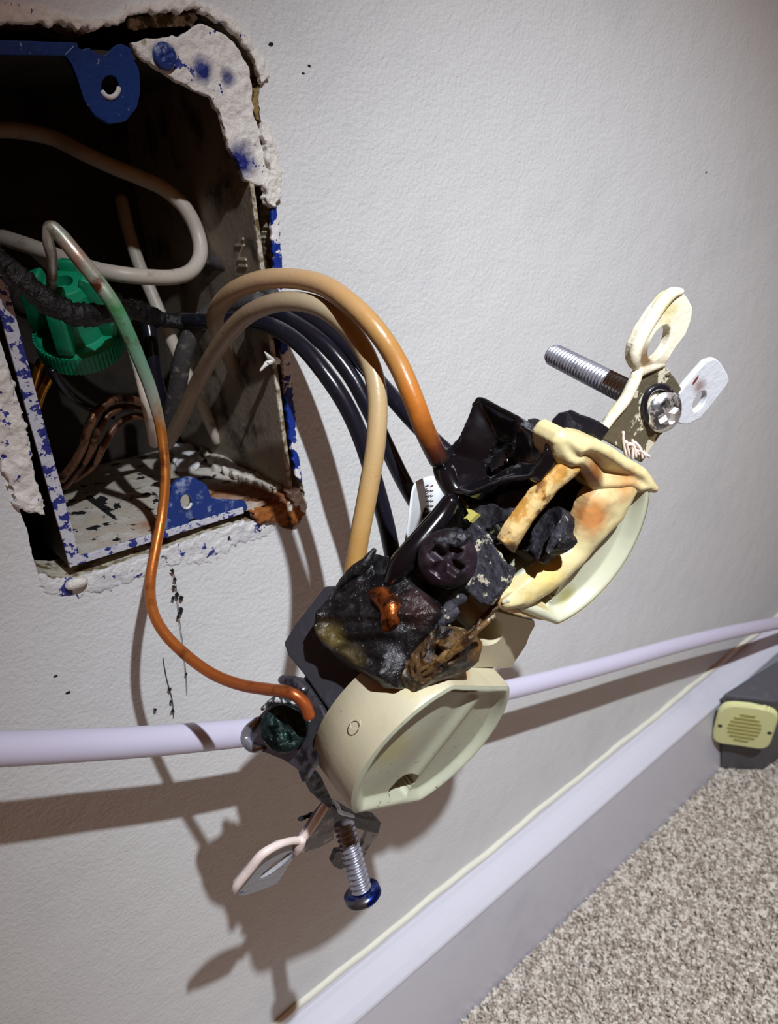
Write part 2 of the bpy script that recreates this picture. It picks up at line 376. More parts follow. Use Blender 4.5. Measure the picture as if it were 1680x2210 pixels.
bluehd_m = mat('blue_smeared_screw_head', (120, 122, 130), 0.3, metal=0.9, layers=[((26, 46, 128), 190, 0.50, 0.58), ((225, 220, 226), 300, 0.68, 0.70)])
ivory_m = mat('ivory_plastic', (190, 182, 154), 0.42, layers=[((176, 166, 138), 60, 0.5, 0.7), ((112, 86, 58), 700, 0.70, 0.78)],
              stains=[(LO.w(905, 1470, -3), 3.0, (186, 172, 100), 0.45), (LO.w(985, 1430, -5), 2.6, (176, 116, 44), 0.9), (LO.w(760, 1400, -9), 5, (150, 120, 70), 0.4)], bump=(500, 0.05, 3))
facein_m = mat('ivory_face_dirty', (178, 181, 158), 0.36, layers=[((104, 98, 62), 900, 0.62, 0.74), ((168, 172, 152), 80, 0.5, 0.7)], stains=[(LO.w(850, 1620, -1), 4.0, (168, 160, 92), 0.55)], bump=(300, 0.06, 3))
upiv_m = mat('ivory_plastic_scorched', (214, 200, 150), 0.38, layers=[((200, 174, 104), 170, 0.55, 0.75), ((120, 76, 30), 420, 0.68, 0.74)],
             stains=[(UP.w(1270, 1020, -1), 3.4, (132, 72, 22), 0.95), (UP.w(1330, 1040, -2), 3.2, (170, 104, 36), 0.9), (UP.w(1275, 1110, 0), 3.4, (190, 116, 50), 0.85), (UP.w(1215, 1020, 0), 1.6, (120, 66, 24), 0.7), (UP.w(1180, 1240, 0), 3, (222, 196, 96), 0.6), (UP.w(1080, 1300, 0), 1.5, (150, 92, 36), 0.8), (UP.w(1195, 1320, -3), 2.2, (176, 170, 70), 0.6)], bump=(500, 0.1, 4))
upface_m = mat('ivory_face_clean', (190, 191, 166), 0.3, layers=[((178, 180, 158), 60, 0.5, 0.7)], stains=[(UP.w(1215, 1280, -3), 2.0, (150, 142, 60), 0.7)], bump=(200, 0.05, 2))
bar_m = mat('burnt_bar', (190, 140, 66), 0.45, layers=[((110, 62, 22), 260, 0.50, 0.64), ((220, 192, 132), 180, 0.50, 0.60)], stains=[(UP.w(1105, 1185, 0), 1.6, (60, 32, 12), 0.9)], bump=(700, 0.15, 5))
ash_m = mat('charred_body', (22, 21, 27), 0.6, layers=[((60, 58, 68), 260, 0.5, 0.7), ((150, 140, 120), 700, 0.68, 0.74)], bump=(700, 0.5, 5), rvar=(400, 0.3, 0.85))
ashw_m = mat('ashy_plate', (40, 39, 48), 0.8, layers=[((70, 68, 78), 260, 0.5, 0.65), ((190, 182, 160), 520, 0.57, 0.63)], bump=(900, 0.5, 5))
tape_m = mat('black_tape_gloss', (13, 12, 16), 0.16, layers=[((40, 38, 46), 160, 0.55, 0.75)], bump=(260, 0.07, 2), coat=0.3)
blob_m = mat('melted_tape', (16, 15, 17), 0.4, layers=[((44, 42, 46), 170, 0.55, 0.7), ((150, 146, 146), 1500, 0.66, 0.70)],
             stains=[(LO.u(712, 1380, -18), 2.8, (92, 78, 40), 0.85), (LO.u(760, 1430, -18), 2.8, (84, 70, 40), 0.8), (LO.u(905, 1300, -17), 3.2, (58, 34, 34), 0.7)], bump=(800, 0.45, 5), rvar=(330, 0.12, 0.65))
flap_m = mat('matt_black_fibre', (52, 50, 58), 0.75, layers=[((74, 72, 80), 150, 0.5, 0.7)], bump=(500, 0.15, 4))
melt_m = mat('brown_melt', (84, 60, 34), 0.4, layers=[((26, 20, 16), 260, 0.46, 0.58), ((150, 134, 104), 330, 0.60, 0.68), ((128, 84, 30), 120, 0.6, 0.7)], bump=(700, 0.6, 5), rvar=(500, 0.2, 0.7))
hscrew_m = mat('burnt_screw', (46, 34, 42), 0.32, metal=0.35, layers=[((28, 25, 28), 200, 0.48, 0.6), ((96, 70, 66), 300, 0.66, 0.74)], bump=(700, 0.18, 4), rvar=(350, 0.2, 0.6))
gscrew_m = mat('green_screw', (26, 44, 42), 0.3, metal=0.5, layers=[((12, 22, 22), 330, 0.45, 0.6), ((60, 120, 100), 420, 0.68, 0.72), ((200, 204, 208), 330, 0.70, 0.715)], bump=(800, 0.35, 5), rvar=(500, 0.15, 0.7))
lug_m = mat('grey_metal_lug', (112, 110, 118), 0.38, metal=0.8, layers=[((50, 48, 56), 260, 0.5, 0.65)], bump=(500, 0.1, 4))
paintear_m = mat('paint_smeared_strap', (158, 160, 168), 0.45, layers=[((150, 148, 150), 200, 0.5, 0.68), ((46, 60, 140), 380, 0.66, 0.69)], bump=(800, 0.2, 4))
edgepaint_m = mat('thick_white_paint', (240, 222, 214), 0.4, bump=(400, 0.1, 3))
creamear_m = mat('cream_painted_strap', (236, 230, 206), 0.4, layers=[((222, 210, 160), 120, 0.5, 0.65)], stains=[(UP.w(1385, 770, -8), 2.4, (104, 70, 24), 0.9), (UP.w(1420, 790, -8), 1.8, (120, 100, 50), 0.7)], bump=(700, 0.15, 4))
whiteear_m = mat('white_painted_strap', (200, 203, 208), 0.4, stains=[(UP.w(1500, 830, -8), 1.6, (110, 52, 36), 0.8)], bump=(700, 0.15, 4))
yoke_m = mat('worn_painted_yoke', (106, 98, 78), 0.45, metal=0.3, layers=[((232, 226, 200), 260, 0.53, 0.57), ((56, 50, 40), 300, 0.62, 0.68)], bump=(600, 0.25, 5))
clip_m = mat('black_clip', (26, 24, 30), 0.3, layers=[((90, 84, 78), 500, 0.66, 0.71)], bump=(500, 0.15, 4))
strap_m = mat('sooty_strap', (40, 33, 32), 0.5, layers=[((84, 66, 58), 260, 0.55, 0.68), ((190, 186, 184), 480, 0.69, 0.72)], bump=(700, 0.35, 5))
paper_m = mat('white_label_paper', (226, 232, 236), 0.7, bump=(200, 0.1, 2))
print_m = mat('label_print', (120, 84, 50), 0.7)
greybox_m = mat('dark_grey_casing', (92, 92, 98), 0.5, layers=[((120, 120, 124), 200, 0.55, 0.75)], bump=(300, 0.2, 3))
yellow_m = mat('pale_yellow_plastic', (238, 240, 176), 0.5, bump=(300, 0.05, 2))
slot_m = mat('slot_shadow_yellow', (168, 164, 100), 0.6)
lint_m = mat('black_lint', (22, 20, 20), 0.9)
cob_m = mat('cobweb', (120, 112, 100), 0.9)
soot_m = mat('soot_flake', (12, 12, 18), 0.8, bump=(900, 0.3, 4))
crumple_m = mat('crumpled_white', (222, 222, 224), 0.7, layers=[((150, 140, 128), 260, 0.58, 0.7)], bump=(400, 0.5, 3))
wood_m = mat('wood_stud', (150, 104, 60), 0.8, col2=(120, 78, 42), nscale=120, bump=(300, 0.2, 4))

# ------------------------------------------------------------------ the setting
HOLE = [(-160,40),(-40,38),(40,45),(90,41),(130,42),(168,58),(188,68),(225,50),(265,36),(285,24),(350,18),(400,14),(432,12),(455,28),(500,45),(530,85),(552,125),(572,168),(562,185),(558,215),(562,255),(578,300),(586,340),(583,400),(587,440),(594,520),(602,600),(609,680),(616,760),(624,850),(632,940),(642,1010),(655,1050),(662,1095),(650,1112),(610,1118),(560,1122),(500,1132),(440,1150),(370,1180),(300,1200),(220,1228),(150,1250),(110,1248),(82,1240),(70,1200),(60,1150),(45,1110),(37,1085),(60,1095),(95,1110),(80,1060),(70,1000),(62,950),(50,900),(35,850),(20,800),(5,750),(-10,700),(-30,640),(-60,560),(-110,400),(-150,250)]
hole = rough_loop([at(x, y, 0) for x, y in HOLE], 0.07, 0.55); hole[:, 1] = 0
def wall_mesh():
    bm = bmesh.new(); out = [(-1500, 0, -300), (1500, 0, -300), (1500, 0, 2100), (-1500, 0, 2100)]
    vo = [bm.verts.new(p) for p in out]; eo = [bm.edges.new((vo[i], vo[(i + 1) % 4])) for i in range(4)]
    vh = [bm.verts.new(p) for p in hole]; eh = [bm.edges.new((vh[i], vh[(i + 1) % len(vh)])) for i in range(len(vh))]
    bmesh.ops.triangle_fill(bm, use_beauty=True, use_dissolve=False, edges=eo + eh)
    bm.verts.index_update(); V = [tuple(v.co) for v in bm.verts]; F = [tuple(v.index for v in f.verts) for f in bm.faces]; bm.free()
    return V, F
wall = struct(obj('wall_back', wall_mesh(), wall_m))
n_ = len(hole); back_ = hole + np.array([0, 12, 0])
obj('plaster_edge', (list(hole) + list(back_), [(i, (i + 1) % n_, (i + 1) % n_ + n_, i + n_) for i in range(n_)]), plaster_m, wall)
# stud bay behind the plasterboard
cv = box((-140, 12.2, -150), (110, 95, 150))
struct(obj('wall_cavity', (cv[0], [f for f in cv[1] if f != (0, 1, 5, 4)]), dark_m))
st = obj('trim_1', box((34, 14, -149), (72, 94, 149)), wood_m); struct(st)

# skirting board with a cove top and caulk line
prof = [(0, -222.4), (-1.0, -223.6), (-1.6, -225.0), (-2.2, -225.2), (-3.4, -226.2), (-5.2, -226.9), (-7.4, -227.8), (-9.6, -229.0), (-11.2, -230.2), (-12.2, -231.0), (-12.6, -231.9), (-12.2, -232.8), (-11.9, -234), (-11.9, -292), (0, -292)]
def extr(P, x0, x1):
    n = len(P); V = [(x0, y, z) for y, z in P] + [(x1, y, z) for y, z in P]
    return V, [tuple(range(n)), tuple(range(2 * n - 1, n - 1, -1))] + [(i, i + n, (i + 1) % n + n, (i + 1) % n) for i in range(n)]
bb = struct(obj('baseboard_back', extr(prof, -1500, 1500), base_m))
cp = [np.array([x, -0.5 + 0.25 * math.sin(x * 0.05), -223.0 + 0.35 * math.sin(x * 0.11) + 0.2 * math.sin(x * 0.31)]) for x in np.linspace(-100, 700, 160)]
obj('caulk_bead', tube(cp, 1.25, 10, 2, jitter=0.03), caulk_m, bb, smooth=True)
FZ = -283.5
fl = struct(obj('floor', box((-1500, -1500, FZ - 12), (1500, 12, FZ - 2.0)), carpet_m))
def carpet():
    V = []; F = []
    for k in range(52000):
        if k < 44000: x = rng.uniform(40, 420); y = -12.4 - 210 * rng.random() ** 1.3
        else: x = rng.uniform(40, 600); y = rng.uniform(-330, -12.4)
        h = rng.uniform(1.6, 4.2); r = rng.uniform(0.7, 1.5); a = rng.uniform(0, 6.28); lx, ly = rng.normal(0, 1.0, 2)
        if y > -14: ly = -abs(ly)
        o = len(V)
        for q in range(3): V.append((x + r * math.cos(a + q * 2.094), y + r * math.sin(a + q * 2.094), FZ - 2.2))
        for q in range(3): V.append((x + lx + 0.75 * r * math.cos(a + 0.5 + q * 2.094), min(-12.1, y + ly + 0.75 * r * math.sin(a + 0.5 + q * 2.094)), FZ - 2.2 + h))
        F += [(o, o + 1, o + 4, o + 3), (o + 1, o + 2, o + 5, o + 4), (o + 2, o, o + 3, o + 5), (o + 3, o + 4, o + 5)]
    return V, F

o = obj('carpet_pile', carpet(), carpet_m, fl); o['kind'] = 'stuff'

# ------------------------------------------------------------------ outlet box in the wall
LO1, LO2 = at(22, 760, 0), at(138, 1180, 0)
def lo_x(z): return LO1[0] + (LO2[0] - LO1[0]) * (z - LO1[2]) / (LO2[2] - LO1[2])
RI1, RI2 = at(557, 540, 0), at(614, 980, 0)
def ri_x(z): return RI1[0] + (RI2[0] - RI1[0]) * (z - RI1[2]) / (RI2[2] - RI1[2])
BB1, BB2 = at(152, 1222, 0), at(530, 1105, 0)          # outer bottom edge
def bo_z(x): return BB1[2] + (BB2[2] - BB1[2]) * (x - BB1[0]) / (BB2[0] - BB1[0])
zb0, zb1 = bo_z(-28), bo_z(28); zt = at(80, 98, 0)[2]; DEP = 60
eb = thing('electrical_box', 'steel outlet box with chipped blue and white paint set into the wall', 'electrical box', (0, 30, zb0))
def panel(name, a, b, tvec, m, y0=0.0, y1=DEP, **k):
    a, b, tvec = np.asarray(a, float), np.asarray(b, float), np.asarray(tvec, float)
    f = [a + (0, y0, 0), b + (0, y0, 0), b + tvec + (0, y0, 0), a + tvec + (0, y0, 0)]
    return obj(name, hexa(f, [p + (0, y1 - y0, 0) for p in f]), m, eb, **k)
L0 = np.array([lo_x(zb0), 0, zb0]); L1 = np.array([lo_x(zt), 0, zt]); R0 = np.array([ri_x(zb1), 0, zb1]); R1 = np.array([ri_x(zt), 0, zt])
panel('side_panel', L0, L1, (2.4, 0, 0), boxshade_m, 0.5, DEP)
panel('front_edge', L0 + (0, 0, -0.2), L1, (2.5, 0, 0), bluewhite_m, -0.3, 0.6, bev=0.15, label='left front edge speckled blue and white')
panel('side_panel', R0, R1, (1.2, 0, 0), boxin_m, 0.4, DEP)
panel('front_edge', R0, R1, (1.0, 0, 0), plaster_m, -0.2, 0.4)
panel('bottom_panel', L0, R0, (0, 0, 1.2), boxbot_m, 0.6, DEP)
panel('front_edge', L0 + (0, 0, -0.15), np.array([BB2[0] - 0.5, 0, bo_z(BB2[0] - 0.5) - 0.15]), (0, 0, 1.7), bluewhite_m, -0.2, 0.7, bev=0.15, label='bottom front edge speckled blue and white')
panel('top_panel', L1 + (0, 0, -1.2), R1 + (0, 0, -1.2), (0, 0, 1.2), boxshade_m, 0.6, DEP)
obj('back_panel', box((L0[0], DEP, zb0), (R0[0] + 2, DEP + 1.2, zt)), boxshade_m, eb)
obj('knockout', lathe((-4, DEP, 8), basis((0, -1, 0)), [(11, 0), (11, 0.5), (10, 0.8), (8.5, 0.8), (8.2, 0.3), (0.01, 0.3)]), boxshade_m, eb, smooth=False)
# cable clamp block at the back of the box
clampc = np.array([-14, 44, 4.0])
obj('cable_clamp', join(box(clampc + (-7, -6, -18), clampc + (7, 12, 10)), lathe(clampc + (0, -6, -2), basis((0, -1, 0)), [(3.2, 0), (3.2, 1.4), (2.2, 2.0), (0.01, 2.0)])), boxshade_m, eb, bev=0.4)
top_px = [(-60, 86), (60, 88), (165, 92), (172, 112), (190, 101), (212, 118), (228, 119), (250, 96), (268, 95), (284, 106), (290, 130), (301, 150), (304, 195), (296, 232), (272, 262), (236, 268), (203, 248), (182, 216), (166, 165), (150, 126), (136, 120), (60, 119), (-60, 117)]
hl = [at(238 + 19 * math.cos(a) , 188 + 26 * math.sin(a), 0.2) for a in np.linspace(0, 2 * math.pi, 28)[:-1]]
tabpx = [at(x, y, 0.2) for x, y in top_px]
tab_out = [p for p, (x, y) in zip(tabpx, top_px) if x > 130]
obj('mounting_tab', plate_hole(tab_out, hl, (0, 1.3, 0)), bluetab_m, eb, bev=0.12, label='blue painted tab with screw hole at the top of the box')
obj('top_flange', plate([at(x, y, 0.3) for x, y in [(-60, 86), (60, 88), (167, 92), (172, 110), (176, 170), (168, 168), (150, 126), (136, 120), (60, 119), (-60, 117)]], (0, 1.2, 0)), bluetab_m, eb, bev=0.12)
obj('tab_rim', tube([at(238 + 19 * math.cos(a), 186 + 24 * math.sin(a), 0.1) for a in np.linspace(0.2, 2.6, 9)], 0.45, 8, 3), crumple_m, eb, smooth=True, label='white paint bead in the screw hole')
bot_px = [(371, 1054), (383, 1038), (402, 1031), (420, 1031), (446, 1046), (456, 1072), (463, 1090), (479, 1098), (529, 1081), (538, 1094), (520, 1108), (458, 1130), (442, 1130), (431, 1118), (410, 1121), (401, 1141), (358, 1164), (350, 1150), (362, 1100)]
hb = [at(402 + 12 * math.cos(a), 1083 + 15 * math.sin(a), -0.1) for a in np.linspace(0, 2 * math.pi, 28)[:-1]]
obj('mounting_tab', plate_hole([at(x, y, -0.1) for x, y in bot_px], hb, (0, 1.3, 0)), bluechip_m, eb, bev=0.12, label='scratched blue tab with screw hole at the bottom of the box')
obj('tab_rim', tube([at(402 + 11 * math.cos(a), 1083 + 14 * math.sin(a), -0.1) for a in np.linspace(0.3, 2.0, 8)], 0.35, 8, 3), crumple_m, eb, smooth=True)
# painted-over corner of the box
cor = [(283, 92), (312, 82), (352, 80), (392, 75), (415, 58), (432, 48), (462, 60), (492, 76), (518, 108), (538, 146), (548, 200), (547, 244), (570, 318), (584, 370), (582, 398), (560, 402), (528, 388), (515, 350), (495, 318), (478, 252), (455, 208), (418, 196), (370, 166), (332, 142), (300, 122)]
obj('painted_corner', plate(rough_loop([at(x, y, -0.4) for x, y in cor], 0.10, 0.8), (0, 1.7, 0)), mat('corner_paint', (232, 228, 222), 0.45, layers=[((150, 140, 110), 260, 0.62, 0.72), ((36, 48, 140), 300, 0.64, 0.655)], stains=[(at(436, 150, -0.5), 2.2, (20, 40, 120), 1.0), (at(356, 122, -0.5), 2.2, (26, 42, 116), 1.0), (at(492, 168, -0.5), 1.6, (20, 26, 110), 0.9), (at(520, 345, -0.5), 3.2, (18, 30, 112), 1.0)], bump=(600, 0.6, 5)), eb, vox=0.28, disp=[(5, 0.9), (1.6, 0.5)], sm=1, label='corner thick with white paint over blue')
obj('painted_screw', dome(at(356, 121, -0.9), basis((0, -1, 0)), 2.3, 0.8, 0.3, 0.8), bluechip_m, eb, smooth=True, label='small screw head under blue paint')
# embossed letters on the right side panel
def emboss(txt, org, ex, ey, size, parent, m, h=0.25):
    cu = bpy.data.curves.new('lettering', 'FONT'); cu.body = txt; cu.size = size * 0.001; cu.extrude = h * 0.001; cu.align_x = 'CENTER'
    t = bpy.data.objects.new('lettering_curve', cu); scene.collection.objects.link(t)
    bpy.context.view_layer.update(); dg = bpy.context.evaluated_depsgraph_get(); me = bpy.data.meshes.new_from_object(t.evaluated_get(dg)); bpy.data.objects.remove(t)
    ex, ey = nrm(ex), nrm(ey); ez = np.cross(ex, ey); V = [np.asarray(org) + (ex * v.co.x + ey * v.co.y + ez * v.co.z) * 1000 for v in me.vertices]
    return obj('lettering', (V, [tuple(p.vertices) for p in me.polygons]), m, parent)
xi = ri_x(0) - 0.05
def on_right(px, py):
    d = ray(px, py); return CAM + d * ((xi - CAM[0]) / d[0])
pI = on_right(531, 545); emboss('IN.', pI, (0, 0, 1), (0, 1, 0), 5.6, eb, mat('embossed_letters', (196, 186, 168), 0.55, metal=0.2), 0.35)

# thick paint around the opening (pieces of the wall)
def crust(px, m, th=1.2, amp=0.25, vox=0.3, Y=0.0, disp=((3, 1.0), (1.2, 0.5)), label=None, nm='paint_crust'):
    P = rough_loop([at(x, y, Y - th) for x, y in px], amp, 0.6)
    return obj(nm, plate(P, (0, th + 0.8, 0)), m, wall, vox=vox, disp=list(disp), sm=1, label=label)
crust([(-60, 700), (-8, 745), (12, 800), (28, 850), (44, 905), (58, 950), (70, 1005), (82, 1060), (98, 1108), (66, 1100), (40, 1090), (20, 1040), (0, 1000), (-60, 960)], crust_m, 1.3, 0.5, 0.3, disp=((4.5, 2.2), (1.3, 0.7)))
crust([(30, 1068), (62, 1080), (96, 1100), (98, 1112), (70, 1105), (40, 1092)], crustw_m, 1.5, 0.2, 0.3, disp=((2, 0.8),))
crust([(86, 1238), (120, 1252), (160, 1252), (230, 1230), (300, 1206), (365, 1186), (430, 1160), (500, 1136), (560, 1126), (612, 1122), (618, 1140), (570, 1158), (500, 1180), (470, 1210), (420, 1214), (350, 1226), (290, 1250), (220, 1278), (150, 1290), (110, 1286), (80, 1262)], crustb_m, 0.15, 0.5, 0.3, disp=((4, 0.7), (1.2, 0.3)))
crust([(545, 1108), (600, 1088), (640, 1080), (660, 1092), (662, 1110), (648, 1128), (630, 1146), (612, 1140), (600, 1126), (560, 1124)], rust_m, 1.6, 0.35, 0.3, label='rust stained broken plaster')
crust([(622, 1060), (648, 1056), (668, 1085), (664, 1110), (650, 1100), (636, 1082)], crustw_m, 2.0, 0.3, 0.3)
crust([(588, 440), (600, 446), (607, 520), (612, 600), (618, 680), (624, 760), (634, 850), (640, 930), (646, 985), (654, 1040), (640, 1030), (630, 960), (622, 900), (612, 800), (606, 720), (598, 620), (588, 520)], mat('blue_edge', (22, 52, 142), 0.4, layers=[((236, 233, 232), 190, 0.56, 0.58)], bump=(500, 0.2, 3)), 0.6, 0.18, 0.28, disp=((2, 0.4),), label='blue edge of the opening with white paint')
crust([(574, 250), (590, 290), (602, 340), (608, 390), (604, 430), (590, 446), (578, 440), (574, 400), (584, 370), (578, 330), (566, 290)], crustw_m, 1.6, 0.3, 0.3)
crust([(-80, 20), (0, 8), (60, 14), (120, 20), (160, 34), (190, 48), (186, 62), (160, 56), (126, 46), (60, 50), (0, 46), (-80, 46)], crust_m, 1.3, 0.35)
crust([(190, 50), (230, 34), (270, 20), (300, 8), (360, -2), (420, -4), (440, 12), (400, 20), (350, 24), (290, 32), (262, 44), (226, 58), (196, 70)], crustw_m, 1.4, 0.3)
crust([(280, 36), (340, 28), (400, 26), (428, 34), (432, 46), (400, 56), (350, 60), (300, 64), (280, 58)], mat('mouldy_crust', (206, 196, 176), 0.9, layers=[((84, 74, 40), 300, 0.48, 0.6)], bump=(700, 0.7, 5)), 0.5, 0.3, 0.3, Y=2.2, disp=((2, 0.8),), label='mould-stained plaster edge')
crust([(430, 8), (470, 12), (510, 40), (545, 84), (572, 132), (580, 170), (566, 182), (560, 160), (548, 126), (522, 84), (492, 52), (456, 34), (432, 24)], crustw_m, 1.0, 0.3)
crust([(546, 190), (560, 180), (566, 220), (560, 262), (548, 240)], mat('brown_filler', (150, 124, 74), 0.9, bump=(700, 0.6, 5)), 0.5, 0.2, 0.3, Y=1.0)
obj('plaster_crumb', blob(at(166, 1258, -1.2), (2.4, 1.3, 1.2), 12), crustw_m, wall, smooth=True, disp=[(2, 0.8)])
# wood splinter at the right edge
t_ = obj('splinter', join(tube([at(600, 780, -1), at(588, 776, -2), at(575, 786, -2.5), at(562, 800, -2)], [0.7, 0.8, 0.6, 0.2], 8, 4, jitter=.1)[:2], tube([at(588, 778, -2), at(580, 770, -3), at(572, 760, -3.5)], [0.6, 0.5, 0.15], 8, 4)[:2]), crustw_m, smooth=True)
tag(t_, 'pale curled paint splinter on the right edge of the wall opening', 'splinter')

# debris inside the box
def in_bottom(px, py, dz=1.2):
    return atz(px, py, zb0 + (zb1 - zb0) * 0.5 + dz)
k_ = obj('paper_scrap', plate(rough_loop([in_bottom(x, y, 2.0) for x, y in [(368, 965), (400, 950), (432, 975), (430, 1005), (405, 1015), (380, 1008)]], 0.3, 1.2), (0, 0, -1.4)), crumple_m, vox=0.4, disp=[(4, 2.2)], sm=2)
tag(k_, 'crumpled white scrap on the box floor beside the copper wire', 'scrap')
k_ = obj('plaster_rubble', plate(rough_loop([in_bottom(x, y, 2.4) for x, y in [(430, 948), (470, 955), (520, 985), (590, 1020), (612, 1042), (590, 1052), (520, 1030), (460, 1000), (436, 975)]], 0.4, 1.2), (0, 0, -2.2)), mat('rubble', (206, 200, 188), 0.85, layers=[((150, 120, 80), 200, 0.55, 0.7)], bump=(700, 0.7, 5)), vox=0.4, disp=[(5, 2.4), (1.5, 0.8)], sm=1)
tag(k_, 'ridge of pale plaster rubble along the box floor right corner', 'rubble')
for px, py, sx, sy, lb in [(205, 1088, 26, 13, 'large ragged black soot flake, the farthest back on the box floor'), (222, 1112, 22, 9, 'long black soot flake in the middle of the dusty box floor'), (186, 1120, 10, 6, 'small black soot flake beside the left panel on the box floor'), (222, 1152, 26, 15, 'broad ragged black soot flake nearest the front edge of the box floor'), (180, 1168, 10, 6, 'small soot flake in the front left corner of the box floor'), (252, 1092, 7, 5, 'tiny soot flake right of the farthest large flake')]:
    P = []
    for k, a in enumerate(np.linspace(0, 2 * math.pi, 27)[:-1]):
        r_ = rng.uniform(0.55, 1.3) if k % 2 else rng.uniform(0.8, 1.15)
        P.append(in_bottom(px + sx * 1.3 * math.cos(a) * r_ - sy * 0.5 * math.sin(a) * r_, py + sy * 1.3 * math.sin(a) * r_ + sx * 0.25 * math.cos(a) * r_, 1.5))
    tag(obj('soot_flake', plate(P, (0, 0, -0.35)), soot_m), lb, 'soot flake', 'soot flakes on the box floor')

# ------------------------------------------------------------------ wires
def wire(name, P, r, m, label, cat='wire', jit=0.0, n=16, k=8, group=None, disp=None):
    pts = [at(x, y, Y) for x, y, Y in P]; o = obj(name, tube(pts, r, n, k, jitter=jit), m, smooth=True, disp=disp)
    return tag(o, label, cat, group)
wire('insulated_wire', [(500, 880, 30), (510, 820, 24), (492, 765, 12), (470, 720, -2), (466, 676, -12), (500, 632, -21), (560, 606, -29), (630, 601, -36), (700, 617, -43), (765, 662, -50), (820, 722, -55), (862, 790, -58), (892, 860, -61), (918, 930, -63), (948, 992, -64)], 1.75, tanA_m, 'upper heat-browned wire arching from the box, turning orange then burnt at its end')
wire('insulated_wire', [(362, 955, 16), (392, 900, 8), (425, 830, -1), (462, 762, -11), (510, 700, -21), (560, 665, -29), (622, 650, -36), (690, 662, -42), (750, 706, -47), (795, 775, -51), (814, 850, -54), (812, 950, -56), (795, 1060, -57), (778, 1150, -57.5), (762, 1245, -57.5)], 1.7, tanB_m, 'lower tan wire arching from the box down to the taped terminal')
wire('insulated_wire', [(390, 690, 9), (450, 694, 1), (520, 690, -8), (590, 706, -17), (650, 745, -24), (705, 810, -30), (750, 880, -34), (785, 960, -37), (815, 1060, -40), (836, 1140, -42), (853, 1225, -44)], 1.75, blackw_m, 'lowest black wire curving from the box behind the tan wires to the lower terminal')
wire('insulated_wire', [(540, 672, 2), (600, 680, -8), (655, 708, -15), (710, 752, -21), (760, 815, -26), (800, 890, -30), (838, 970, -33), (875, 1045, -37), (925, 1130, -42), (960, 1190, -47)], 1.75, blackw_m, 'middle black wire running behind the paper label')
wire('insulated_wire', [(560, 650, 2), (620, 664, -8), (690, 700, -16), (760, 760, -24), (830, 838, -33), (890, 905, -42), (940, 955, -50), (990, 1000, -55)], 1.75, blackw_m, 'topmost glossy black wire passing behind the orange wire end')
wire('ground_wire', [(112, 640, 10), (112, 600, 2), (112, 555, -2), (104, 520, -4), (108, 490, -5), (128, 505, -6), (165, 550, -8), (205, 600, -9), (242, 652, -10), (270, 705, -10), (300, 775, -9), (325, 840, -8), (343, 905, -8), (352, 960, -9), (357, 1030, -11), (350, 1110, -13), (337, 1180, -16), (325, 1250, -20), (328, 1310, -25), (352, 1362, -30), (400, 1412, -36), (460, 1455, -43), (520, 1478, -50), (580, 1488, -57), (625, 1495, -62), (655, 1515, -64), (668, 1545, -65)], [1.0, 1.0, 1.0, 1.0, 1.1, 1.3, 1.4, 1.4, 1.4, 1.35, 1.3, 1.25, 1.1] + [1.03] * 14, ground_m, 'bare copper ground wire stained green and white near the box, hooked round the green screw')
wire('insulated_wire', [(-60, 290, 44), (0, 280, 43), (60, 285, 42), (120, 300, 40), (180, 330, 36), (240, 358, 33), (300, 382, 30), (355, 408, 27), (400, 450, 25), (427, 505, 24), (432, 552, 22), (412, 585, 20), (375, 598, 18), (320, 598, 17), (260, 592, 18), (200, 580, 22), (130, 555, 28), (60, 530, 33), (-10, 508, 38), (-80, 490, 42)], 1.75, whitew_m, 'off-white wire looping in a wide bend across the upper part of the box')
wire('insulated_wire', [(262, 430, 50), (278, 500, 46), (300, 570, 42), (330, 640, 38), (362, 715, 35), (395, 790, 34), (430, 860, 34), (470, 950, 36)], 1.6, whitew_m, 'straight white wire running diagonally behind the charred wires')
wire('insulated_wire', [(262, 690, 14), (285, 745, 8), (302, 800, 3), (316, 860, 1), (326, 910, 3), (334, 955, 8)], 1.35, whitew_m, 'short white wire tucked behind the green-stained ground wire')
wire('charred_wire', [(-40, 530, -3), (0, 562, -4), (40, 600, -5), (85, 640, -6), (130, 668, -6.5), (180, 680, -6.5), (235, 676, -3), (285, 668, 3), (325, 682, 8), (365, 692, 9), (420, 694, 6)], [1.7, 1.9, 1.9, 2.1, 2.0, 2.0, 1.7, 1.9, 1.9, 1.6, 1.6], char_m, 'charred lumpy black wire crossing in front of the green wire nut', jit=0.05, n=24, k=14, disp=[(2.0, 1.2), (0.7, 0.5)])
wire('insulated_wire', [(365, 940, 20), (372, 890, 16), (384, 830, 12), (395, 770, 9), (418, 715, 7), (455, 676, 5), (500, 655, 1), (560, 650, -6)], 2.1, dustyw_m, 'thick dusty black wire bending up behind the tan wires')
wire('insulated_wire', [(448, 580, 26), (462, 566, 22), (490, 575, 18), (520, 592, 13), (552, 612, 6), (590, 640, -3)], 1.8, dustyw_m, 'dusty dark wire stub above the tan wires')
wire('insulated_wire', [(318, 690, 20), (325, 740, 18), (332, 800, 17), (345, 860, 17), (360, 930, 20)], 1.7, blackw_m, 'dark blue-black wire standing behind the green-stained ground wire')
wire('insulated_wire', [(112, 800, 14), (130, 830, 15), (160, 858, 17), (195, 880, 20), (240, 900, 24)], 1.0, blackw_m, 'thin black wire under the green wire nut')
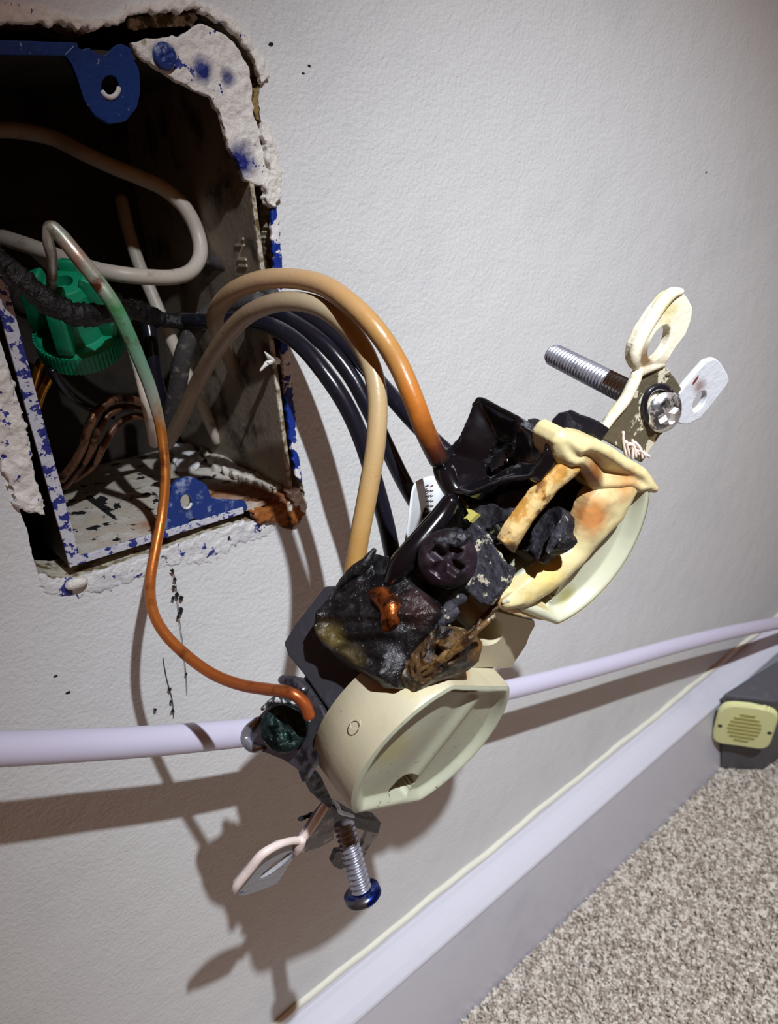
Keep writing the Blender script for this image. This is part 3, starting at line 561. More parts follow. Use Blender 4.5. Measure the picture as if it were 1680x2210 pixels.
for i, (P, r, lb) in enumerate([
    ([(88, 780, 20), (78, 810, 21), (68, 850, 24)], 0.9, 'bright copper strand nearest the left edge of the box under the wire nut'),
    ([(108, 815, 20), (92, 845, 22), (80, 880, 25)], 0.9, 'bright copper strand second from the left edge under the wire nut')]):
    wire('copper_strand', P, r, brightcu_m, lb)
for P, r, lb in [
    ([(330, 878, 22), (280, 862, 20), (235, 868, 18), (205, 895, 17), (190, 925, 17), (180, 960, 18), (160, 1000, 20), (132, 1035, 23)], 1.0, 'browned copper wire arching over the box floor, its outer strand catching light'),
    ([(326, 888, 24), (280, 878, 22), (240, 890, 20), (215, 925, 19), (195, 975, 20), (165, 1020, 23), (140, 1050, 26)], 0.9, 'browned copper wire, middle strand of the arch over the box floor'),
    ([(322, 900, 26), (285, 900, 24), (250, 920, 22), (225, 960, 22), (200, 1005, 24), (160, 1035, 27)], 0.9, 'browned copper wire, innermost strand of the arch over the box floor')]:
    wire('copper_strand', P, r, brass_m, lb)

# green wire nut
nb, ntip = at(178, 752, 17), at(134, 606, 9); nax = basis(ntip - nb, (1, 0, 0)); H = np.linalg.norm(ntip - nb)
nut = thing('wire_nut', 'green plastic twist-on wire nut with wings and knurled collar inside the box', 'wire nut', nb)
obj('shell', lathe(nb, nax, [(8.4, 0), (8.6, 0.4), (8.6, 4.6), (8.0, 5.2), (6.0, 5.3), (5.4, 8), (4.9, H - 2), (4.2, H - 0.3), (2.0, H), (1.8, H - 2.5), (0.01, H - 2.5)], 48), nut_m, nut, smooth=False, bev=0.2)
kn = [obox(nb + nax[:, 2] * 2.5 + (nax[:, 0] * math.cos(a) + nax[:, 1] * math.sin(a)) * 8.65, np.stack([nax[:, 0] * math.cos(a) + nax[:, 1] * math.sin(a), -nax[:, 0] * math.sin(a) + nax[:, 1] * math.cos(a), nax[:, 2]], 1), (0.3, 0.26, 2.1)) for a in np.linspace(0, 2 * math.pi, 61)[:-1]]
obj('knurled_collar', join(*kn), nut_m, nut)
toC = nrm(CAM - nb)
WANG = -2.2
for sgn in (0, 1, 2, 3):
    a0 = math.atan2(nax[:, 1] @ np.array([1, 0, 0]), nax[:, 0] @ np.array([1, 0, 0])) + WANG + sgn * math.pi / 2
    rd = nax[:, 0] * math.cos(a0) + nax[:, 1] * math.sin(a0); td = np.cross(nax[:, 2], rd)
    wp = [(3.5, 5), (8.4, 5.2), (8.8, 10), (8.6, H - 3), (7.6, H - 0.5), (5.6, H + 1.2), (3.5, H + 0.5)]
    wp = smooth_loop(np.array([(r_, h_, 0) for r_, h_ in wp]), 4)
    obj('wing', plate([nb + rd * p[0] + nax[:, 2] * p[1] - td * 1.6 for p in wp], td * 3.2), nut_m, nut, bev=0.5, smooth=True)
for P in ([(168, 790, 18), (160, 840, 26), (150, 900, 32)], [(200, 800, 20), (210, 850, 28), (215, 910, 34)]):
    pass

# ------------------------------------------------------------------ the burnt receptacle
rec = thing('wall_receptacle', 'burnt and melted ivory duplex outlet pulled out of the wall on its wires', 'outlet', LO.W(0, 0, -14))
def face_grid(fr, sgn, Ru=17.0, n=180, m=70, hole_v=None, depth=2.7, w0=0.0):
    c = 19.5 * sgn; V = []; rr = []
    def prof(a):
        ca, sa = math.cos(a), math.sin(a); t = 1 / math.sqrt((ca / Ru) ** 2 + (sa / 17.0) ** 2)
        if abs(sa) > 1e-6: t = min(t, 14.3 / abs(sa))
        return t
    for i in range(m + 1):
        s = i / m
        for q in range(n):
            a = 2 * math.pi * q / n; t = prof(a) * s; u, v = t * math.cos(a), t * math.sin(a); e = prof(a) * (1 - s)
            g = min(1, max(0, (e - 0.9) / 1.9)); g = g * g * (3 - 2 * g)
            z = -0.35 * max(0, 1 - e / 0.7) - depth * g
            if sgn < 0 and u < -1 and 0.9 < e < 2.6 and v > -2: z -= 2.6 * math.sin(math.pi * (e - 0.9) / 1.7) * sst(v, -2, 1.5)
            g2 = min(1, max(0, (e - 1.0) / 2.5))
            z += (depth - 0.7) * math.exp(-((u - 2.6) / 1.9) ** 2) * g2
            z += 0.55 * math.exp(-((u + 7) / 5.0) ** 2) * g2 * (0.5 + 0.5 * math.cos(v / 5))
            hv = v + 10.9; hu = u - 1.6
            if (hu * hu + (hv - 0.6) ** 2 < 3.0 ** 2) and hv > -1.6: z = -9.0
            V.append((u, v + c, w0 + z))
    F = [(i * n + q, (i + 1) * n + q, (i + 1) * n + (q + 1) % n, i * n + (q + 1) % n) for i in range(m) for q in range(n)]
    return V, F, [(prof(2 * math.pi * q / n) * math.cos(2 * math.pi * q / n), prof(2 * math.pi * q / n) * math.sin(2 * math.pi * q / n) + c) for q in range(n)]
V, F, rim = face_grid(LO, -1, depth=1.55)
lf = obj('lower_face', ([LO.W(*p) for p in V], F), facein_m, rec, smooth=True, label='dirty ivory lower face with ground hole and centre ridge')
n_ = len(rim); SV = []
for sc, ww in ((1.0, -0.34), (1.012, -0.9), (1.02, -6), (1.03, -11.2), (0.98, -11.6), (0.7, -11.6)):
    SV += [LO.W(u * sc, -19.5 + (v + 19.5) * sc, ww) for u, v in rim]
obj('face_shell', (SV, [(i * n_ + q, i * n_ + (q + 1) % n_, (i + 1) * n_ + (q + 1) % n_, (i + 1) * n_ + q) for i in range(5) for q in range(n_)] + [tuple(range(5 * n_, 6 * n_))]), ivory_m, rec, smooth=True, label='ivory side wall of the lower face')
em = LO.w(768, 1562, -5.2); axl = basis(nrm(LO.A[:, 0] * -0.86 + LO.A[:, 2] * 0.1 + LO.A[:, 1] * 0.3))
obj('moulded_ring', tube([em + axl[:, 0] * 0.85 * math.cos(a) + axl[:, 1] * 0.95 * math.sin(a) for a in np.linspace(0, 2 * math.pi, 15)], 0.07, 6, 3), ivory_m, rec, smooth=True)
# upper face: right-hand remains of the ivory face
cut_px = [(1073, 1305), (1115, 1270), (1158, 1235), (1215, 1195), (1245, 1160), (1275, 1110), (1330, 1075), (1372, 1046), (1390, 1030)]
cutl = [UP.loc(UP.w(x, y, -0.5)) for x, y in cut_px]
def cut_u(v):
    for a, b in zip(cutl[:-1], cutl[1:]):
        if a[1] <= v <= b[1]: return a[0] + (b[0] - a[0]) * (v - a[1]) / (b[1] - a[1])
    return cutl[0][0] if v < cutl[0][1] else cutl[-1][0]
V, F, rim2 = face_grid(UP, 1, 14.2, depth=2.2)
keep = [f for f in F if all(V[i][0] > cut_u(V[i][1]) for i in f)]
used = sorted({i for f in keep for i in f}); mp = {i: k for k, i in enumerate(used)}
uf = obj('upper_face', ([UP.W(*V[i]) for i in used], [tuple(mp[i] for i in f) for f in keep]), upface_m, rec, smooth=True, label='remaining ivory half of the upper face')
sd = uf.modifiers.new('solid', 'SOLIDIFY'); sd.thickness = 0.0012; sd.offset = -1
rp = [p for p in rim2 if p[0] > cut_u(p[1]) - 0.2]
rp.sort(key=lambda p: math.atan2(p[1] - 19.5, p[0]))
SV = []; n_ = len(rp)
for sc, ww in ((1.0, -0.3), (1.012, -0.9), (1.02, -9), (0.92, -9), (0.92, -1.2)): SV += [UP.W(u * sc, 19.5 + (v - 19.5) * sc, ww) for u, v in rp]
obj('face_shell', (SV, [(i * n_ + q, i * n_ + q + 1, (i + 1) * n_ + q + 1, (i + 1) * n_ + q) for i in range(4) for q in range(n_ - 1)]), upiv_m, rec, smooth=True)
def uptube(P, r): return tube([UP.w(x, y, w_) for x, y, w_ in P], r, 16, 6)[:2]
s2 = [(1292, 1050), (1270, 1073), (1254, 1113), (1240, 1150), (1227, 1178), (1190, 1212), (1158, 1230), (1115, 1265), (1073, 1303), (1085, 1313), (1130, 1312), (1185, 1277), (1216, 1252), (1252, 1218), (1290, 1172), (1341, 1118), (1376, 1052), (1360, 1030)]
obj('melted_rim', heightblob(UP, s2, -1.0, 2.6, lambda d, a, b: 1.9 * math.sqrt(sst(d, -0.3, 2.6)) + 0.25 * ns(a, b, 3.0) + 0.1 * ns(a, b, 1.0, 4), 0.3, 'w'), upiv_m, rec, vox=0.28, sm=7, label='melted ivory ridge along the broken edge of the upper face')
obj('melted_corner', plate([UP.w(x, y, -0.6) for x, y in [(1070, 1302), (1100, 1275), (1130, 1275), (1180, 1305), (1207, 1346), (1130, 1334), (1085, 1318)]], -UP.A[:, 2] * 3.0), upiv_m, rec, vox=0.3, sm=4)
tw = [(1191, 953), (1203, 933), (1218, 924), (1234, 933), (1249, 946), (1267, 943), (1292, 948), (1324, 966), (1356, 988), (1396, 1011), (1424, 1054), (1418, 1066), (1392, 1062), (1372, 1066), (1352, 1056), (1322, 1062), (1290, 1066), (1270, 1040), (1254, 1018), (1240, 1008), (1220, 1012), (1204, 1002), (1194, 984)]
def twh(d, a, b):
    lip = 2.2 * math.exp(-((d - 1.3) / 1.5) ** 2) * sst(b, 25.5, 31.0)
    return -1.2 + lip + 1.0 * math.exp(-((a + 11.5) / 2.4) ** 2) + 0.3 * ns(a, b, 3.5) - 0.8 * sst(d, 2.5, 4.5)
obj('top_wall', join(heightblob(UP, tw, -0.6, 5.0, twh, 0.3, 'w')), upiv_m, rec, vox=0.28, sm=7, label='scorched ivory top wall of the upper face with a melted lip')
s1 = [(1243, 993), (1256, 1011), (1238, 1029), (1207, 1055), (1180, 1087), (1145, 1131), (1120, 1172), (1109, 1196), (1100, 1185), (1082, 1171), (1098, 1140), (1124, 1104), (1154, 1064), (1176, 1033), (1198, 1012), (1216, 990)]
obj('burnt_bar', heightblob(UP, s1, -0.4, 1.5, lambda d, a, b: 0.9 * math.sqrt(sst(d, -0.2, 1.6)) + 0.14 * ns(a, b, 1.6) + 0.06 * ns(a, b, 0.6, 3), 0.2, 'w'), bar_m, rec, vox=0.2, sm=3, label='thin scorched bar hanging from the top wall')

# ivory bridge between the faces with the centre screw hole
bp = [(990, 1412), (1030, 1362), (1062, 1318), (1160, 1342), (1142, 1372), (1140, 1386), (1100, 1446), (1072, 1440), (985, 1440)]
bh = [LO.w(1054 + 32 * math.cos(a) - 14 * math.sin(a), 1363 - 16 * math.cos(a) - 26 * math.sin(a), -4.5) for a in np.linspace(0, 2 * math.pi, 30)[:-1]]
obj('center_bridge', plate_hole([LO.w(x, y, -4.5) for x, y in bp], bh, -LO.A[:, 2] * 5), ivory_m, rec, label='ivory bridge between the faces with a round screw hole')
obj('hole_floor', plate([LO.w(x, y, -8.0) for x, y in [(985, 1405), (1050, 1310), (1110, 1330), (1090, 1400), (1030, 1420)]], -LO.A[:, 2] * 1.2), ivory_m, rec)

# charred core
def fbox(fr, c, h): return obox(fr.W(*c), fr.A, h)
core = join(fbox(LO, (0, -19, -17.5), (11.5, 14.5, 5.6)), fbox(LO, (0.5, 0, -15.5), (11.0, 12, 4.5)), fbox(UP, (0.5, 18, -15.4), (10.5, 13, 4.7)), fbox(UP, (2, 27, -13), (9.5, 6.5, 4.0)), fbox(UP, (6.5, 18, -8.5), (5, 14, 4.0)))
obj('body', core, ash_m, rec, vox=0.6, sm=2, disp=[(6, 1.4), (1.5, 0.6)], label='charred black body')
fl_px = [(613, 1388), (636, 1348), (668, 1306), (700, 1265), (760, 1262), (820, 1330), (800, 1430), (760, 1478), (713, 1538), (690, 1508), (660, 1462), (622, 1414)]
obj('insulating_flap', plate([LO.u(x, y, -13.8) for x, y in fl_px], LO.A[:, 0] * 3.2), flap_m, rec, bev=0.4, disp=[(14, 0.5)], label='matt black fibre side piece')

# melted tape wrapped over the lower terminal
bl = [(755, 1240), (778, 1222), (800, 1200), (812, 1190), (808, 1212), (804, 1222), (812, 1238), (832, 1238), (870, 1244), (908, 1280), (944, 1322), (905, 1385), (880, 1424), (866, 1488), (838, 1486), (800, 1462), (742, 1430), (705, 1396), (690, 1352), (698, 1320), (718, 1272)]
rollv = LO.loc(LO.u(700, 1372, -16))
def blobh(d, a, b):
    dome_ = 2.9 * math.sqrt(sst(d, -0.2, 6.5))
    low = sst(-a - 0.55 * b, 11.0, 17.0) if False else sst(-a + 0.15 * b, 3.5, 8.0)
    roll = 2.3 * math.exp(-((d - 1.9) / 1.5) ** 2) * low
    fold = 0.35 * math.sin((0.75 * a - 0.65 * b) * 2.1 + 1.5 * ns(a, b, 5, 2)) * sst(d, 0.8, 2.5)
    return dome_ + roll + fold + 0.5 * ns(a, b, 4.0, 1) + 0.16 * ns(a, b, 1.1, 5) + 0.08 * ns(a, b, 0.5, 7)
obj('melted_tape', heightblob(LO, bl, -15.4, 4.0, blobh, 0.25), blob_m, rec, vox=0.25, sm=7, label='melted black tape lump over the lower terminal')
obj('tape_spike', tube([LO.u(x, y, u_) for x, y, u_ in [(740, 1262, -15), (765, 1236, -16), (790, 1214, -16.5), (806, 1190, -16)]], [1.6, 1.9, 1.6, 0.8], 16, 6, flat=0.6), blob_m, rec, smooth=True, disp=[(2, 0.5)])
cu_ = tube([LO.u(x, y, u_) for x, y, u_ in [(803, 1288, -16.6), (822, 1288, -17.0), (840, 1303, -17.3), (846, 1326, -17.3), (843, 1350, -17.0), (836, 1360, -16.4)]], [1.2, 1.75, 1.9, 1.85, 1.7, 1.1], 16, 8)
obj('exposed_copper', cu_, mat('burnt_copper', (150, 78, 34), 0.3, metal=0.75, layers=[((52, 26, 14), 420, 0.46, 0.62)], bump=(900, 0.15, 4)), rec, smooth=True, label='crescent of bare copper showing through the melted tape')
mp_ = [(862, 1490), (866, 1440), (885, 1405), (915, 1380), (935, 1360), (958, 1348), (985, 1362), (1002, 1385), (992, 1425), (965, 1448), (930, 1470), (896, 1496)]
def melth(d, a, b):
    r1 = 1 - 2 * abs(ns(a, b, 3.4, 3)); r2 = 1 - 2 * abs(ns(a, b, 1.5, 6))
    return 1.6 * sst(d, -0.3, 3.0) + 1.1 * r1 * sst(d, 0, 1.5) + 0.5 * r2 - 2.6 * math.exp(-((a + 1.2) ** 2 + (b + 3.4) ** 2) / 1.2)
obj('brown_melt', heightblob(LO, mp_, -13.4, 6.0, melth, 0.25), melt_m, rec, vox=0.25, sm=2, label='bubbled brown melted plastic')
sg_ = []
for k in range(7):
    x0, y0 = 985 + 12 * k + rng.uniform(-5, 5), 1392 - 11.5 * k + rng.uniform(-8, 14); x1, y1 = 880 + 15 * k + rng.uniform(-8, 8), 1478 - 9.0 * k + rng.uniform(-12, 6)
    uu = -13.6 - 0.8 * rng.random()
    sg_.append(tube([LO.u(x0 + (x1 - x0) * t + rng.uniform(-5, 5), y0 + (y1 - y0) * t + rng.uniform(-5, 5), uu - 1.2 * math.sin(3 * t)) for t in (0, 0.25, 0.5, 0.75, 1.0)], [0.3, 0.45, 0.35 + 0.3 * rng.random(), 0.4, 0.25], 8, 4, jitter=0.08)[:2])
obj('melted_strands', join(*sg_), mat('stringy_melt', (112, 84, 46), 0.4, layers=[((56, 36, 20), 260, 0.48, 0.58), ((186, 176, 140), 420, 0.6, 0.7)], bump=(700, 0.4, 5)), rec, smooth=True, label='stringy tan and brown melted plastic')
obj('amber_rim', tube([LO.w(x, y, w_) for x, y, w_ in [(868, 1490, -5.2), (905, 1488, -4.8), (935, 1470, -4.5), (960, 1452, -4.6), (985, 1434, -5), (994, 1418, -6)]], [0.9, 1.3, 1.1, 1.4, 1.2, 0.7], 12, 5, jitter=.06), mat('amber_melt', (166, 112, 40), 0.35, layers=[((60, 36, 18), 330, 0.5, 0.62)], bump=(600, 0.3, 4)), rec, smooth=True, label='amber melted edge on the lower face')
obj('ash_strand', join(tube([LO.u(x, y, -13) for x, y in [(938, 1352), (965, 1318), (1000, 1290)]], [0.7, 1.0, 0.7], 8, 5, jitter=.15)[:2], tube([LO.u(x, y, -13) for x, y in [(945, 1350), (980, 1325), (985, 1310)]], [0.5, 0.9, 0.4], 8, 5, jitter=.15)[:2]), ashw_m, rec, smooth=True, disp=[(1, 0.5)], label='flaking grey ash strip')
obj('brown_strand', join(tube([LO.w(x, y, -4) for x, y in [(985, 1395), (1020, 1362), (1048, 1330), (1072, 1308)]], [0.9, 0.6, 0.5, 0.6], 8, 5, jitter=.1)[:2], tube([LO.w(x, y, -4) for x, y in [(1000, 1420), (1012, 1385), (1040, 1345), (1066, 1315)]], [0.7, 0.6, 0.5, 0.4], 8, 5, jitter=.1)[:2]), melt_m, rec, smooth=True, label='stringy brown melted plastic')

# terminal plate and burnt terminal screw
tp = [(1000, 1150), (1022, 1128), (1048, 1152), (1086, 1212), (1106, 1226), (1090, 1262), (1052, 1306), (1034, 1300), (1000, 1270), (1010, 1210)]
obj('terminal_plate', plate([LO.u(x, y, -12) for x, y in tp], LO.A[:, 0] * 1.6), ashw_m, rec, vox=0.22, disp=[(1.5, 0.5)], label='ash-crusted terminal plate')
sx = basis(nrm(0.75 * -LO.A[:, 0] + 0.5 * LO.A[:, 2] + 0.25 * nrm(CAM - LO.T)), (0, 0, 1))
obj('terminal_screw', dome(LO.u(966, 1206, -14.5), sx, 4.7, 2.2, 1.5, 2.2, 0.9, lump=0.12, slotw=0.2), hscrew_m, rec, smooth=True, label='burnt dark round screw head')
obj('crusted_char', join(blob(LO.u(968, 1160, -15), (3.0, 1.6, 1.3)), blob(LO.u(945, 1172, -15), (2.0, 1.6, 1.3)), blob(LO.u(995, 1165, -14.5), (2.2, 1.6, 1.5))), ash_m, rec, vox=0.25, disp=[(1.5, 1.0), (0.6, 0.5)], label='char crust on the burnt screw')
for nm, pts_, uu, th, m_ in [
    ('clamp_block', [(995, 1105), (1012, 1084), (1042, 1078), (1068, 1086), (1098, 1108), (1102, 1122), (1074, 1128), (1046, 1142), (1038, 1158), (1004, 1126)], -12.5, 3.0, ash_m),
    ('clamp_tab', [(1074, 1092), (1100, 1060), (1118, 1042), (1148, 1070), (1126, 1100), (1108, 1116)], -11.5, 2.0, flap_m),
    ('contact_blade', [(1150, 1130), (1178, 1098), (1205, 1090), (1224, 1105), (1218, 1140), (1228, 1160), (1205, 1180), (1180, 1192), (1160, 1210), (1138, 1180)], -6.5, 2.5, ash_m),
    ('contact_blade', [(1190, 1150), (1216, 1110), (1222, 1120), (1206, 1155), (1180, 1195), (1172, 1190)], -8.2, 1.0, ashw_m)]:
    obj(nm, plate([UP.u(x, y, uu) for x, y in pts_], UP.A[:, 0] * th), m_, rec, vox=0.25, sm=1, disp=[(3, 0.7), (1, 0.3)])
obj('yellow_chip', plate(rough_loop([UP.u(x, y, -13.4) for x, y in [(1000, 1120), (1012, 1108), (1006, 1096), (1020, 1102), (1032, 1108), (1022, 1118), (1014, 1126), (1008, 1118)]], 0.05, 0.5), UP.A[:, 0] * 0.8), mat('yellow_chip', (214, 204, 110), 0.6), rec)
obj('contact_ring', tube([UP.u(1070 + 22 * math.cos(a), 1146 + 20 * math.sin(a), -11.5) for a in np.linspace(0, 2 * math.pi, 17)], 0.7, 10, 3), clip_m, rec, smooth=True)
obj('contact_spring', tube([UP.u(x, y, -11) for x, y in [(1056, 1150), (1066, 1136), (1080, 1134), (1090, 1146), (1096, 1160)]], [0.5, 0.9, 1.1, 1.0, 0.6], 10, 5), mat('shiny_spring', (150, 160, 140), 0.15, metal=0.8), rec, smooth=True)

# glossy black tape sheet on the upper side
sh = [(1040, 884), (1050, 868), (1062, 868), (1098, 888), (1138, 908), (1143, 926), (1168, 942), (1190, 936), (1206, 930), (1204, 985), (1170, 1045), (1118, 1050), (1075, 1062), (1036, 1082), (998, 1074), (996, 1040), (982, 1008), (962, 994), (986, 980), (1012, 955), (1028, 918)]
def sheeth(d, a, b):
    return 2.6 * math.exp(-(d / 2.2) ** 2) - 1.6 * sst(d, 1.5, 6.0) + 0.5 * ns(a, b, 7, 2)
obj('tape_sheet', heightblob(UP, sh, -13.2, 1.4, sheeth, 0.3), tape_m, rec, vox=0.3, sm=9, label='glossy black folded tape on the upper side')
obj('tape_sleeve', tube([UP.u(x, y, u_) for x, y, u_ in [(952, 998, -15), (962, 1020, -15.5), (975, 1048, -15), (992, 1072, -14), (1006, 1090, -13)]], [1.6, 2.0, 1.9, 1.6, 1.3], 16, 6), tape_m, rec, smooth=True, label='black sleeve around the orange wire end')
obj('tape_band', tube([LO.u(x, y, u_) for x, y, u_ in [(846, 1258, -15.5), (866, 1222, -16), (892, 1190, -15.5), (925, 1150, -14), (955, 1112, -12.5), (975, 1080, -12)]], [1.5, 2.1, 2.1, 2.0, 1.8, 1.5], 16, 6), tape_m, rec, smooth=True, label='glossy black tape band beside the burnt screw')
for pts_, uu, dz in ([(1180, 945), (1190, 905), (1206, 888), (1222, 886), (1228, 900), (1214, 945), (1200, 960)], -10, 4), ([(1206, 890), (1232, 882), (1250, 892), (1270, 898), (1296, 910), (1275, 940), (1250, 948), (1215, 930)], -8, 3):
    obj('clip', plate([UP.u(x, y, uu) for x, y in pts_], UP.A[:, 0] * dz), clip_m, rec, bev=0.4, label='black metal clip behind the top wall')

# upper end of the strap with its two ears and screw
yk = [(1290, 944), (1300, 925), (1322, 898), (1345, 872), (1364, 838), (1376, 806), (1400, 796), (1434, 786), (1452, 806), (1468, 830), (1476, 848), (1470, 880), (1462, 912), (1426, 940), (1406, 970), (1386, 1000), (1350, 976), (1320, 958)]
up_n = UP.A[:, 2]
strap = obj('mounting_strap', plate([UP.w(x, y, -7.2) for x, y in yk], -up_n * 1.3), yoke_m, rec, bev=0.25, label='worn upper strap end with paint scrapes')
obj('paint_edge', tube([UP.w(x, y, -7.2) for x, y in [(1294, 940), (1322, 898), (1350, 862), (1370, 822), (1382, 802), (1432, 788)]], [0.6, 0.9, 1.0, 1.0, 0.9, 0.4], 12, 5), creamear_m, strap, smooth=True)
ear1 = [(1372, 796), (1364, 778), (1368, 746), (1384, 712), (1412, 670), (1440, 636), (1456, 628), (1472, 627), (1484, 640), (1497, 664), (1494, 690), (1482, 722), (1462, 748), (1444, 776), (1434, 790), (1405, 800), (1384, 806)]
h1 = [UP.w(1424 + 13 * math.cos(a) + 20 * math.sin(a), 740 + 12 * math.cos(a) - 35 * math.sin(a), -7.0) for a in np.linspace(0, 2 * math.pi, 30)[:-1]]
obj('strap_ear', plate_hole([UP.w(x, y, -7.0) for x, y in ear1], h1, -up_n * 1.8), creamear_m, rec, bev=0.3, label='cream painted ear with slot on the upper strap end')
obj('paint_edge', tube([UP.w(x, y, -7.4) for x, y in [(1376, 800), (1370, 776), (1376, 744), (1398, 702), (1428, 656), (1450, 634), (1470, 630)]], [0.5, 1.0, 1.1, 1.1, 1.1, 1.0, 0.6], 12, 5), creamear_m, rec, smooth=True)
ear2 = [(1466, 850), (1480, 832), (1500, 808), (1528, 778), (1546, 773), (1558, 784), (1572, 808), (1576, 822), (1560, 845), (1536, 876), (1512, 904), (1486, 917), (1468, 916), (1460, 904), (1470, 884)]
h2 = [UP.w(1511 + 8 * math.cos(a) + 13 * math.sin(a), 866 + 8 * math.cos(a) - 20 * math.sin(a), -7.0) for a in np.linspace(0, 2 * math.pi, 30)[:-1]]
obj('strap_ear', plate_hole([UP.w(x, y, -7.0) for x, y in ear2], h2, -up_n * 1.3), whiteear_m, rec, bev=0.25, label='white painted ear with slot on the upper strap end')
obj('brown_edge', tube([UP.w(x, y, -7.6) for x, y in [(1484, 838), (1496, 818), (1518, 792)]], [0.5, 0.7, 0.4], 10, 4), mat('red_brown_edge', (110, 56, 40), 0.6), rec, smooth=True)
sc1, sc0 = UP.w(1352, 845, -10.8), UP.w(1196, 766, -34)
scr = thing_screw = obj('mounting_screw', thread(sc1 + (sc1 - sc0) * 0.04, sc0, 1.95, 0.95, 0.26, 28), steel_m, rec, smooth=True, label='threaded screw through the upper strap end')
hx = basis(nrm(up_n * 0.9 + 0.25 * nrm(CAM - UP.T)), (0, 0, 1))
obj('screw_head', dome(UP.w(1432, 888, -6.8), hx, 3.6, 1.7, 0.8, 0.8, 0.5), screwhd_m, scr, smooth=True, label='screw head smeared with white paint')
obj('lock_washer', tube([UP.w(1424 + 38 * math.cos(a) * 0.9, 878 + 44 * math.sin(a), -7.0) for a in np.linspace(1.6, 6.4, 14)], 0.6, 8, 3), clip_m, scr, smooth=True)
obj('paint_scrape', join(*[tube([UP.w(x, y, -7.05) for x, y in s], 0.28, 6, 3, jitter=.15)[:2] for s in [[(1352 + 7 * k, 986 + rng.uniform(-8, 6)), (1348 + 6.0 * k + rng.uniform(-6, 6), 955 + 3 * k), (1346 + 5 * k, 938 + 4 * k + rng.uniform(-6, 14))] for k in range(8)]]), edgepaint_m, strap, smooth=True)

# ground terminal: lug, green screw
gp = [(596, 1500), (616, 1468), (640, 1460), (660, 1478), (690, 1520), (708, 1560), (698, 1600), (684, 1640), (664, 1668), (652, 1690), (640, 1660), (610, 1640), (572, 1625), (545, 1618), (530, 1600), (532, 1576), (552, 1552), (574, 1528)]
gl = obj('ground_lug', plate([LO.u(x, y, -14.2) for x, y in gp], LO.A[:, 0] * 1.6), lug_m, rec, bev=0.3, label='grey metal lug under the green screw')
obj('lug_rim', tube([LO.u(x, y, -14.4) for x, y in [(556, 1552), (536, 1575), (531, 1596), (546, 1614), (566, 1614)]], [0.5, 0.9, 1.0, 0.9, 0.5], 10, 5), steel_m, rec, smooth=True)
gx = basis(nrm(0.6 * -LO.A[:, 0] + 0.25 * LO.A[:, 2] + 0.7 * nrm(CAM - LO.W(-15, -30, -14))), (0, 0, 1))
obj('ground_screw', dome(LO.u(613, 1572, -17.6), gx, 4.0, 1.5, 1.0, 2.6, 0.3, lump=0.22, slotw=0.24), gscrew_m, rec, smooth=True, label='dark green ground screw crusted with paint')
obj('lug_fold', tube([LO.u(x, y, -15.5) for x, y in [(612, 1466), (634, 1472), (656, 1488)]], [1.1, 1.3, 1.0], 12, 5, flat=.7), lug_m, rec, smooth=True)
obj('paint_curl', tube([LO.u(x, y, -16) for x, y in [(566, 1530), (590, 1512), (625, 1512), (655, 1530), (668, 1555)]], [0.3, 0.6, 0.7, 0.6, 0.3], 8, 5, jitter=.2), mat('white_flecks', (60, 66, 70), 0.4, layers=[((225, 228, 230), 420, 0.5, 0.55)], bump=(900, .4, 4)), rec, smooth=True)

# lower strap end, ear and hanging screw
ls = [(656, 1640), (672, 1650), (690, 1690), (712, 1728), (765, 1760), (812, 1768), (824, 1778), (818, 1802), (796, 1798), (768, 1790), (742, 1800), (720, 1796), (700, 1735), (672, 1712), (656, 1680)]
obj('lower_strap', plate([LO.w(x, y, -11.5) for x, y in ls], -LO.A[:, 2] * 2.0), strap_m, rec, bev=0.4, disp=[(3, .5)], label='sooty lower strap end')
obj('side_tab', plate([LO.w(x, y, -12) for x, y in [(660, 1648), (682, 1660), (708, 1715), (700, 1728), (672, 1705), (660, 1680)]], LO.A[:, 2] * 2.2), ash_m, rec, bev=0.3)
er = [(713, 1724), (720, 1770), (718, 1810), (690, 1832), (655, 1846), (634, 1850), (600, 1907), (560, 1924), (523, 1935), (508, 1930), (506, 1912), (562, 1846), (602, 1822), (646, 1812), (682, 1760)]
he = [LO.w(597 + 34 * math.cos(a) + 5 * math.sin(a), 1868 - 27 * math.cos(a) + 4.6 * math.sin(a), -11) for a in np.linspace(0, 2 * math.pi, 30)[:-1]]
e1 = [(646, 1812), (650, 1838), (634, 1852), (600, 1907), (560, 1924), (523, 1935), (508, 1930), (506, 1912), (562, 1846), (602, 1822)]
obj('strap_ear', plate_hole([LO.w(x, y, -11) for x, y in e1], he, -LO.A[:, 2] * 1.0), paintear_m, rec, bev=0.2, label='paint-smeared ear with slot on the lower strap end')
obj('strap_web', plate([LO.w(x, y, -11) for x, y in [(713, 1724), (722, 1770), (722, 1812), (690, 1830), (652, 1842), (648, 1812), (682, 1760)]], -LO.A[:, 2] * 1.0), mat('grey_scratched', (128, 124, 126), 0.5, metal=0.2, layers=[((196, 190, 190), 420, 0.56, 0.66), ((70, 66, 70), 200, 0.55, 0.7)], bump=(700, .2, 4)), rec, bev=0.2)
obj('paint_edge', tube([LO.w(x, y, -10.8) for x, y in [(712, 1726), (690, 1758), (668, 1792), (650, 1812), (628, 1815), (602, 1823), (566, 1844), (536, 1880), (512, 1910), (506, 1924)]], [0.6, 0.85, 0.8, 0.8, 0.7, 0.75, 0.85, 0.85, 0.8, 0.5], 12, 5), edgepaint_m, rec, smooth=True, label='thick white paint along the ear edge')
